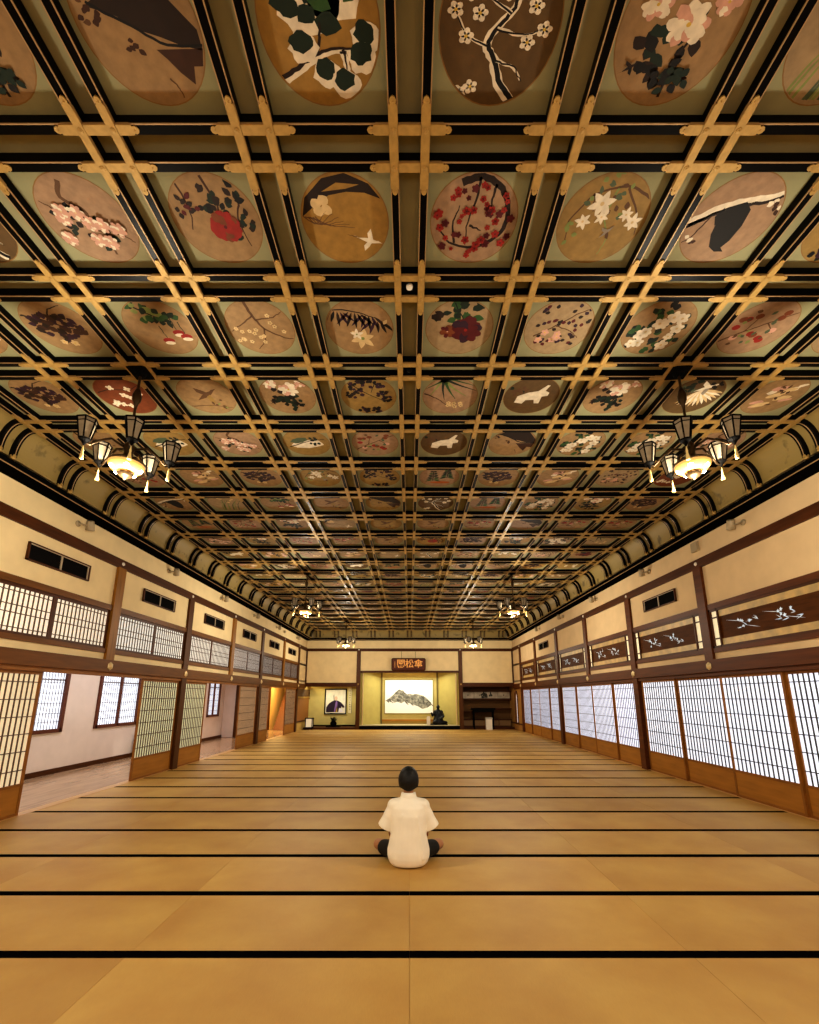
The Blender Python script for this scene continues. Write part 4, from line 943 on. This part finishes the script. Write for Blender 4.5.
mb = MB(); mb.box(0, 2.66, 0, .38, 0, .05); mb.box(0, 2.66, 0, .38, .33, .38); mb.box(0, 2.66, .3, .38, .05, .33); mb.build('body', [M_DWOOD], t)
for i in range(4): MB().box(.02 + i * .66, .64 + i * .66, .03, .05, .05, .33).build('door', [mat('base_door', hexc('8c6a42'), .6)], t)
t = empty('high_table', 'tall dark table standing in front of the right alcove shelves', 'table', (3.85, D + .35, .012))
MB().box(-.62, .62, -.2, .2, .96, 1.06).build('tabletop', [M_BLK], t); MB().box(-.55, .55, -.16, .16, .86, .96).build('apron', [M_BLK], t)
for sx in (-.5, .5):
    for sy in (-.15, .15): MB().box(sx - .03, sx + .03, sy - .03, sy + .03, 0, .86).build('leg', [M_BLK], t)
t = empty('waste_bin', 'white bin with grey lid on the tatami before the right alcove', 'bin', (4.04, D - .2, .013))
MB().prism([(-.15, -.13), (.15, -.13), (.15, .13), (-.15, .13)], 0, .52).build('body', [M_WHITE], t)
MB().box(-.165, .165, -.145, .145, .53, .6).build('lid', [mat('grey_plastic', hexc('b9b4aa'), .5)], t); MB().box(-.15, .15, -.13, .13, .52, .53).build('rim', [M_BLK], t)

# ------------------------------------------------------------------ the seated person
M_SKIN = mat('skin', hexc('b5835c'), .55, noise=.08, nscale=12)
M_HAIR = mat('black_hair', (.004, .004, .004), .55, noise=.4, nscale=40, bump=.4)
M_SHIRT = mat('white_shirt', hexc('fbf4e2'), .85, noise=.04, nscale=6, bump=.15)
M_SHORT = mat('dark_shorts', hexc('1c1a16'), .8)
P = empty('person', 'person in white short-sleeved shirt and dark shorts, sitting cross-legged, back turned', 'person', (-.01, 4.90, .012)); P.scale = (.95, .95, .92)
b = MB()
# local: +y is the way the person faces (away from the camera)
b.capsule((0, -.02, .15), (0, -.04, .30), .130, .12); b.capsule((0, -.04, .30), (0, -.03, .50), .12, .135); b.capsule((0, -.03, .50), (0, -.02, .60), .135, .09)
for sg in (-1, 1):
    b.capsule((0, -.02, .60), (sg * .150, -.02, .585), .070, .054)
    b.capsule((sg * .05, .0, .125), (sg * .11, .02, .11), .11, .10)
    b.capsule((sg * .165, -.02, .59), (sg * .225, .02, .385), .055, .042)            # upper arm
    b.capsule((sg * .225, .02, .385), (sg * .175, .225, .265), .041, .028)           # forearm
    b.capsule((sg * .09, .02, .095), (sg * .335, .27, .110), .090, .058)             # thigh
    b.capsule((sg * .335, .27, .110), (sg * .05, .42, .062), .056, .04)              # calf
    b.capsule((sg * .05, .42, .062), (sg * -.06, .38, .035), .036, .028); b.capsule((sg * -.06, .37, .035), (sg * -.13, .33, .03), .028, .018)   # foot
    # hand resting on the knee: palm, four fingers, thumb
    w = Vector((sg * .175, .225, .265)); pl = Vector((sg * .19, .305, .225))
    for q in (-.026, -.009, .009, .026):
        o_ = Vector((q, 0, 0)); b.capsule(w + o_ * .6, pl + o_, .018, .014)
        k1 = pl + Vector((q * 1.15, .03 + .004 * (1 - abs(q) * 30), -.012)); ln_ = (.034, .040, .042, .037)[int((q + .026) / .0173 + .5)]
        k2 = k1 + Vector((0, ln_ * .75, -ln_ * .65)); k3 = k2 + Vector((0, ln_ * .25, -ln_ * .6))
        b.capsule(pl + o_, k1, .0115, .0105, 8); b.capsule(k1, k2, .0105, .0095, 8); b.capsule(k2, k3, .0095, .008, 8)
    th = w + Vector((-sg * .022, .028, -.005)); t2 = th + Vector((-sg * .025, .03, -.014)); t3 = t2 + Vector((-sg * .004, .028, -.014))
    b.capsule(th, t2, .0135, .012, 8); b.capsule(t2, t3, .012, .009, 8)
# neck, head, face
b.capsule((0, -.01, .64), (0, .012, .755), .058, .053)
b.ball((0, .025, .84), .098, 14, 0, (.80, 1.0, 1.16)); b.ball((0, .055, .785), .062, 10, 0, (.9, 1, .95))
b.capsule((0, .118, .845), (0, .138, .815), .010, .014, 8)
for sg in (-1, 1):
    b.ball((sg * .080, .015, .832), .026, 8, 0, (.4, .75, 1.15)); b.ball((sg * .032, .108, .85), .016, 8, 0, (1, .6, .6)); b.capsule((sg * .01, .118, .778), (sg * .022, .112, .779), .007, .005, 8)
body = b.build('body', [M_SKIN], P, True)
rm = body.modifiers.new('Remesh', 'REMESH'); rm.mode = 'VOXEL'; rm.voxel_size = .0055; rm.use_smooth_shade = True
sm = body.modifiers.new('Smooth', 'SMOOTH'); sm.iterations = 3
for sg in (-1, 1): MB().ball((sg * .032, .119, .85), .009, 8, 0, (1.2, .6, .6)).build('eye', [M_BLK], P, True)
# hair: cap over crown, back and sides, hairline at the brow
h = MB(); n1, n2 = 22, 16; hv = []; hf = []
for i in range(n2 + 1):
    for k in range(n1):
        ph = 2 * PI * k / n1; front = sin(ph)           # +1 faces forward
        lim = 2.42 - 1.15 * max(0, front) - .34 * abs(cos(ph)); th_ = lim * i / n2 + .001
        r_ = 1.13 + .05 * sin(5 * ph + i) * .3
        hv.append((.080 * r_ * 1.02 * sin(th_) * cos(ph), .018 + .100 * r_ * sin(th_) * sin(ph), .845 + .114 * r_ * cos(th_) + (.006 if i == 0 else 0)))
for i in range(n2):
    for k in range(n1): hf.append((i * n1 + k, i * n1 + (k + 1) % n1, (i + 1) * n1 + (k + 1) % n1, (i + 1) * n1 + k))
h.add(hv, hf); ho = h.build('hair', [M_HAIR], P, True)
so = ho.modifiers.new('Solid', 'SOLIDIFY'); so.thickness = .022; so.offset = -1; ho.modifiers.new('Sub', 'SUBSURF').levels = 1
# shirt: lofted torso with wide sleeves
def loft(mb, rings, n=28):
    v = []; f = []
    for cx, cy, cz, rx, ry, tx in rings:
        for k in range(n):
            a = 2 * PI * k / n; ex = .86
            x = math.copysign(abs(cos(a)) ** ex, cos(a)) * rx; y = math.copysign(abs(sin(a)) ** ex, sin(a)) * ry
            v.append((cx + x, cy + y, cz + tx * x))
    for i in range(len(rings) - 1): f += [(i * n + k, i * n + (k + 1) % n, (i + 1) * n + (k + 1) % n, (i + 1) * n + k) for k in range(n)]
    f += [tuple(range(n - 1, -1, -1)), tuple(range((len(rings) - 1) * n, len(rings) * n))]
    mb.add(v, f)
s = MB()
loft(s, [(0, -.03, .010, .178, .146, 0), (0, -.03, .04, .204, .168, 0), (0, -.03, .09, .222, .18, 0), (0, -.03, .15, .224, .182, 0), (0, -.035, .22, .208, .170, 0), (0, -.04, .30, .192, .158, 0), (0, -.035, .40, .186, .152, 0), (0, -.03, .50, .190, .148, 0), (0, -.025, .575, .186, .13, 0), (0, -.02, .625, .150, .105, 0), (0, -.015, .66, .105, .088, 0), (0, -.01, .685, .078, .078, 0)])
for sg in (-1, 1):
    A = Vector((sg * .140, -.022, .580)); B = Vector((sg * .240, .010, .372)); C = Vector((sg * .252, .015, .385))
    s.capsule((0, -.022, .60), A + Vector((sg * .012, 0, .006)), .085, .078); s.capsule(A, A.lerp(B, .5), .080, .084)
    d = (B - A).normalized(); T = Matrix.Translation(A) @ d.to_track_quat('Z', 'Y').to_matrix().to_4x4()
    s.lathe([(.05, 0), (.068, .06), (.080, .14), (.090, .235), (.091, .248)], 18, 0, T)
# back pleat folds
for x0, x1, z0, z1 in ((-.06, -.13, .52, .1), (.09, .15, .5, .1), (.05, -.08, .42, .12)): s.capsule((x0, -.166, z0), (x1, -.172, z1), .010, .016, 8)
sh = s.build('shirt', [M_SHIRT], P, True)
rm = sh.modifiers.new('Remesh', 'REMESH'); rm.mode = 'VOXEL'; rm.voxel_size = .009; rm.use_smooth_shade = True
sm = sh.modifiers.new('Smooth', 'SMOOTH'); sm.iterations = 4
c = MB(); n_ = 24; cv = []; cf = []
for i, (r_, z, dy) in enumerate(((.074, .668, -.012), (.070, .70, -.012), (.066, .725, -.006), (.074, .728, -.008), (.082, .70, -.014), (.088, .668, -.014))):
    for k in range(n_):
        a = 2 * PI * k / n_; cv.append((cos(a) * r_, dy + sin(a) * r_ * .95, z - .02 * max(0, sin(a))))
for i in range(5): cf += [(i * n_ + k, i * n_ + (k + 1) % n_, (i + 1) * n_ + (k + 1) % n_, (i + 1) * n_ + k) for k in range(n_)]
c.add(cv, cf); c.build('collar', [M_SHIRT], sh, True)
g = MB()
g.capsule((0, -.03, .155), (0, -.02, .22), .155, .14); g.lathe([(.12, .004), (.178, .012), (.19, .05), (.18, .12)], 24, 0, Matrix.Translation((0, -.03, 0)), 1, .82); 
for sg in (-1, 1):
    g.capsule((sg * .05, -.03, .135), (sg * .10, .0, .13), .13, .125); g.capsule((sg * .09, .01, .110), (sg * .262, .19, .100), .108, .082)
sho = g.build('shorts', [M_SHORT], P, True)
rm = sho.modifiers.new('Remesh', 'REMESH'); rm.mode = 'VOXEL'; rm.voxel_size = .010; rm.use_smooth_shade = True
sho.modifiers.new('Smooth', 'SMOOTH').iterations = 3

# ------------------------------------------------------------------ lights
def area(name, loc, rot, sx, sy, e, col, spread=None):
    l = bpy.data.lights.new(name, 'AREA'); l.shape = 'RECTANGLE'; l.size = sx; l.size_y = sy; l.energy = e; l.color = col
    if spread: l.spread = spread
    o = link(name, l, None, loc); o.rotation_euler = rot; return o
area('front_fill_light', (0, YF + .1, 2.2), (math.radians(62), 0, 0), 9, 2.6, 195, (1, .94, .84))  # added fill lamp behind the camera, no real fixture
area('tokonoma_light', (0, D + .35, 2.98), (math.radians(-18), 0, 0), 3.2, .25, 100, (1, .95, .74))
area('alcove_light', (-4.05, D + .4, 2.38), (math.radians(-18), 0, 0), 2.2, .2, 45, (1, .95, .72))
area('corridor_light', (-6.7, 11.5, 2.7), (0, 0, 0), 1.2, 12, 115, (.98, .96, 1.0))
area('stair_light', (-6.4, 22.5, 2.7), (0, 0, 0), .8, 3, 130, (1, .78, .36))
w = bpy.data.worlds.new('World'); S.world = w; w.use_nodes = True
w.node_tree.nodes['Background'].inputs[0].default_value = (.9, .75, .55, 1); w.node_tree.nodes['Background'].inputs[1].default_value = .15

# ------------------------------------------------------------------ camera
cam = bpy.data.cameras.new('camera'); co = bpy.data.objects.new('camera', cam); COL.objects.link(co)
co.location = (0, 0, 1.6375); co.rotation_euler = (math.radians(90) + math.atan(.2232), 0, 0)
cam.sensor_fit = 'VERTICAL'; cam.sensor_height = 36; cam.lens = 441.8 / 1024 * 36; cam.shift_y = 86.3 / 1024; cam.clip_start = .05; cam.clip_end = 200
S.camera = co
S.view_settings.view_transform = 'Standard'; S.view_settings.look = 'Medium High Contrast'; S.view_settings.exposure = 0.0
S.cycles.max_bounces = 8; S.cycles.diffuse_bounces = 5
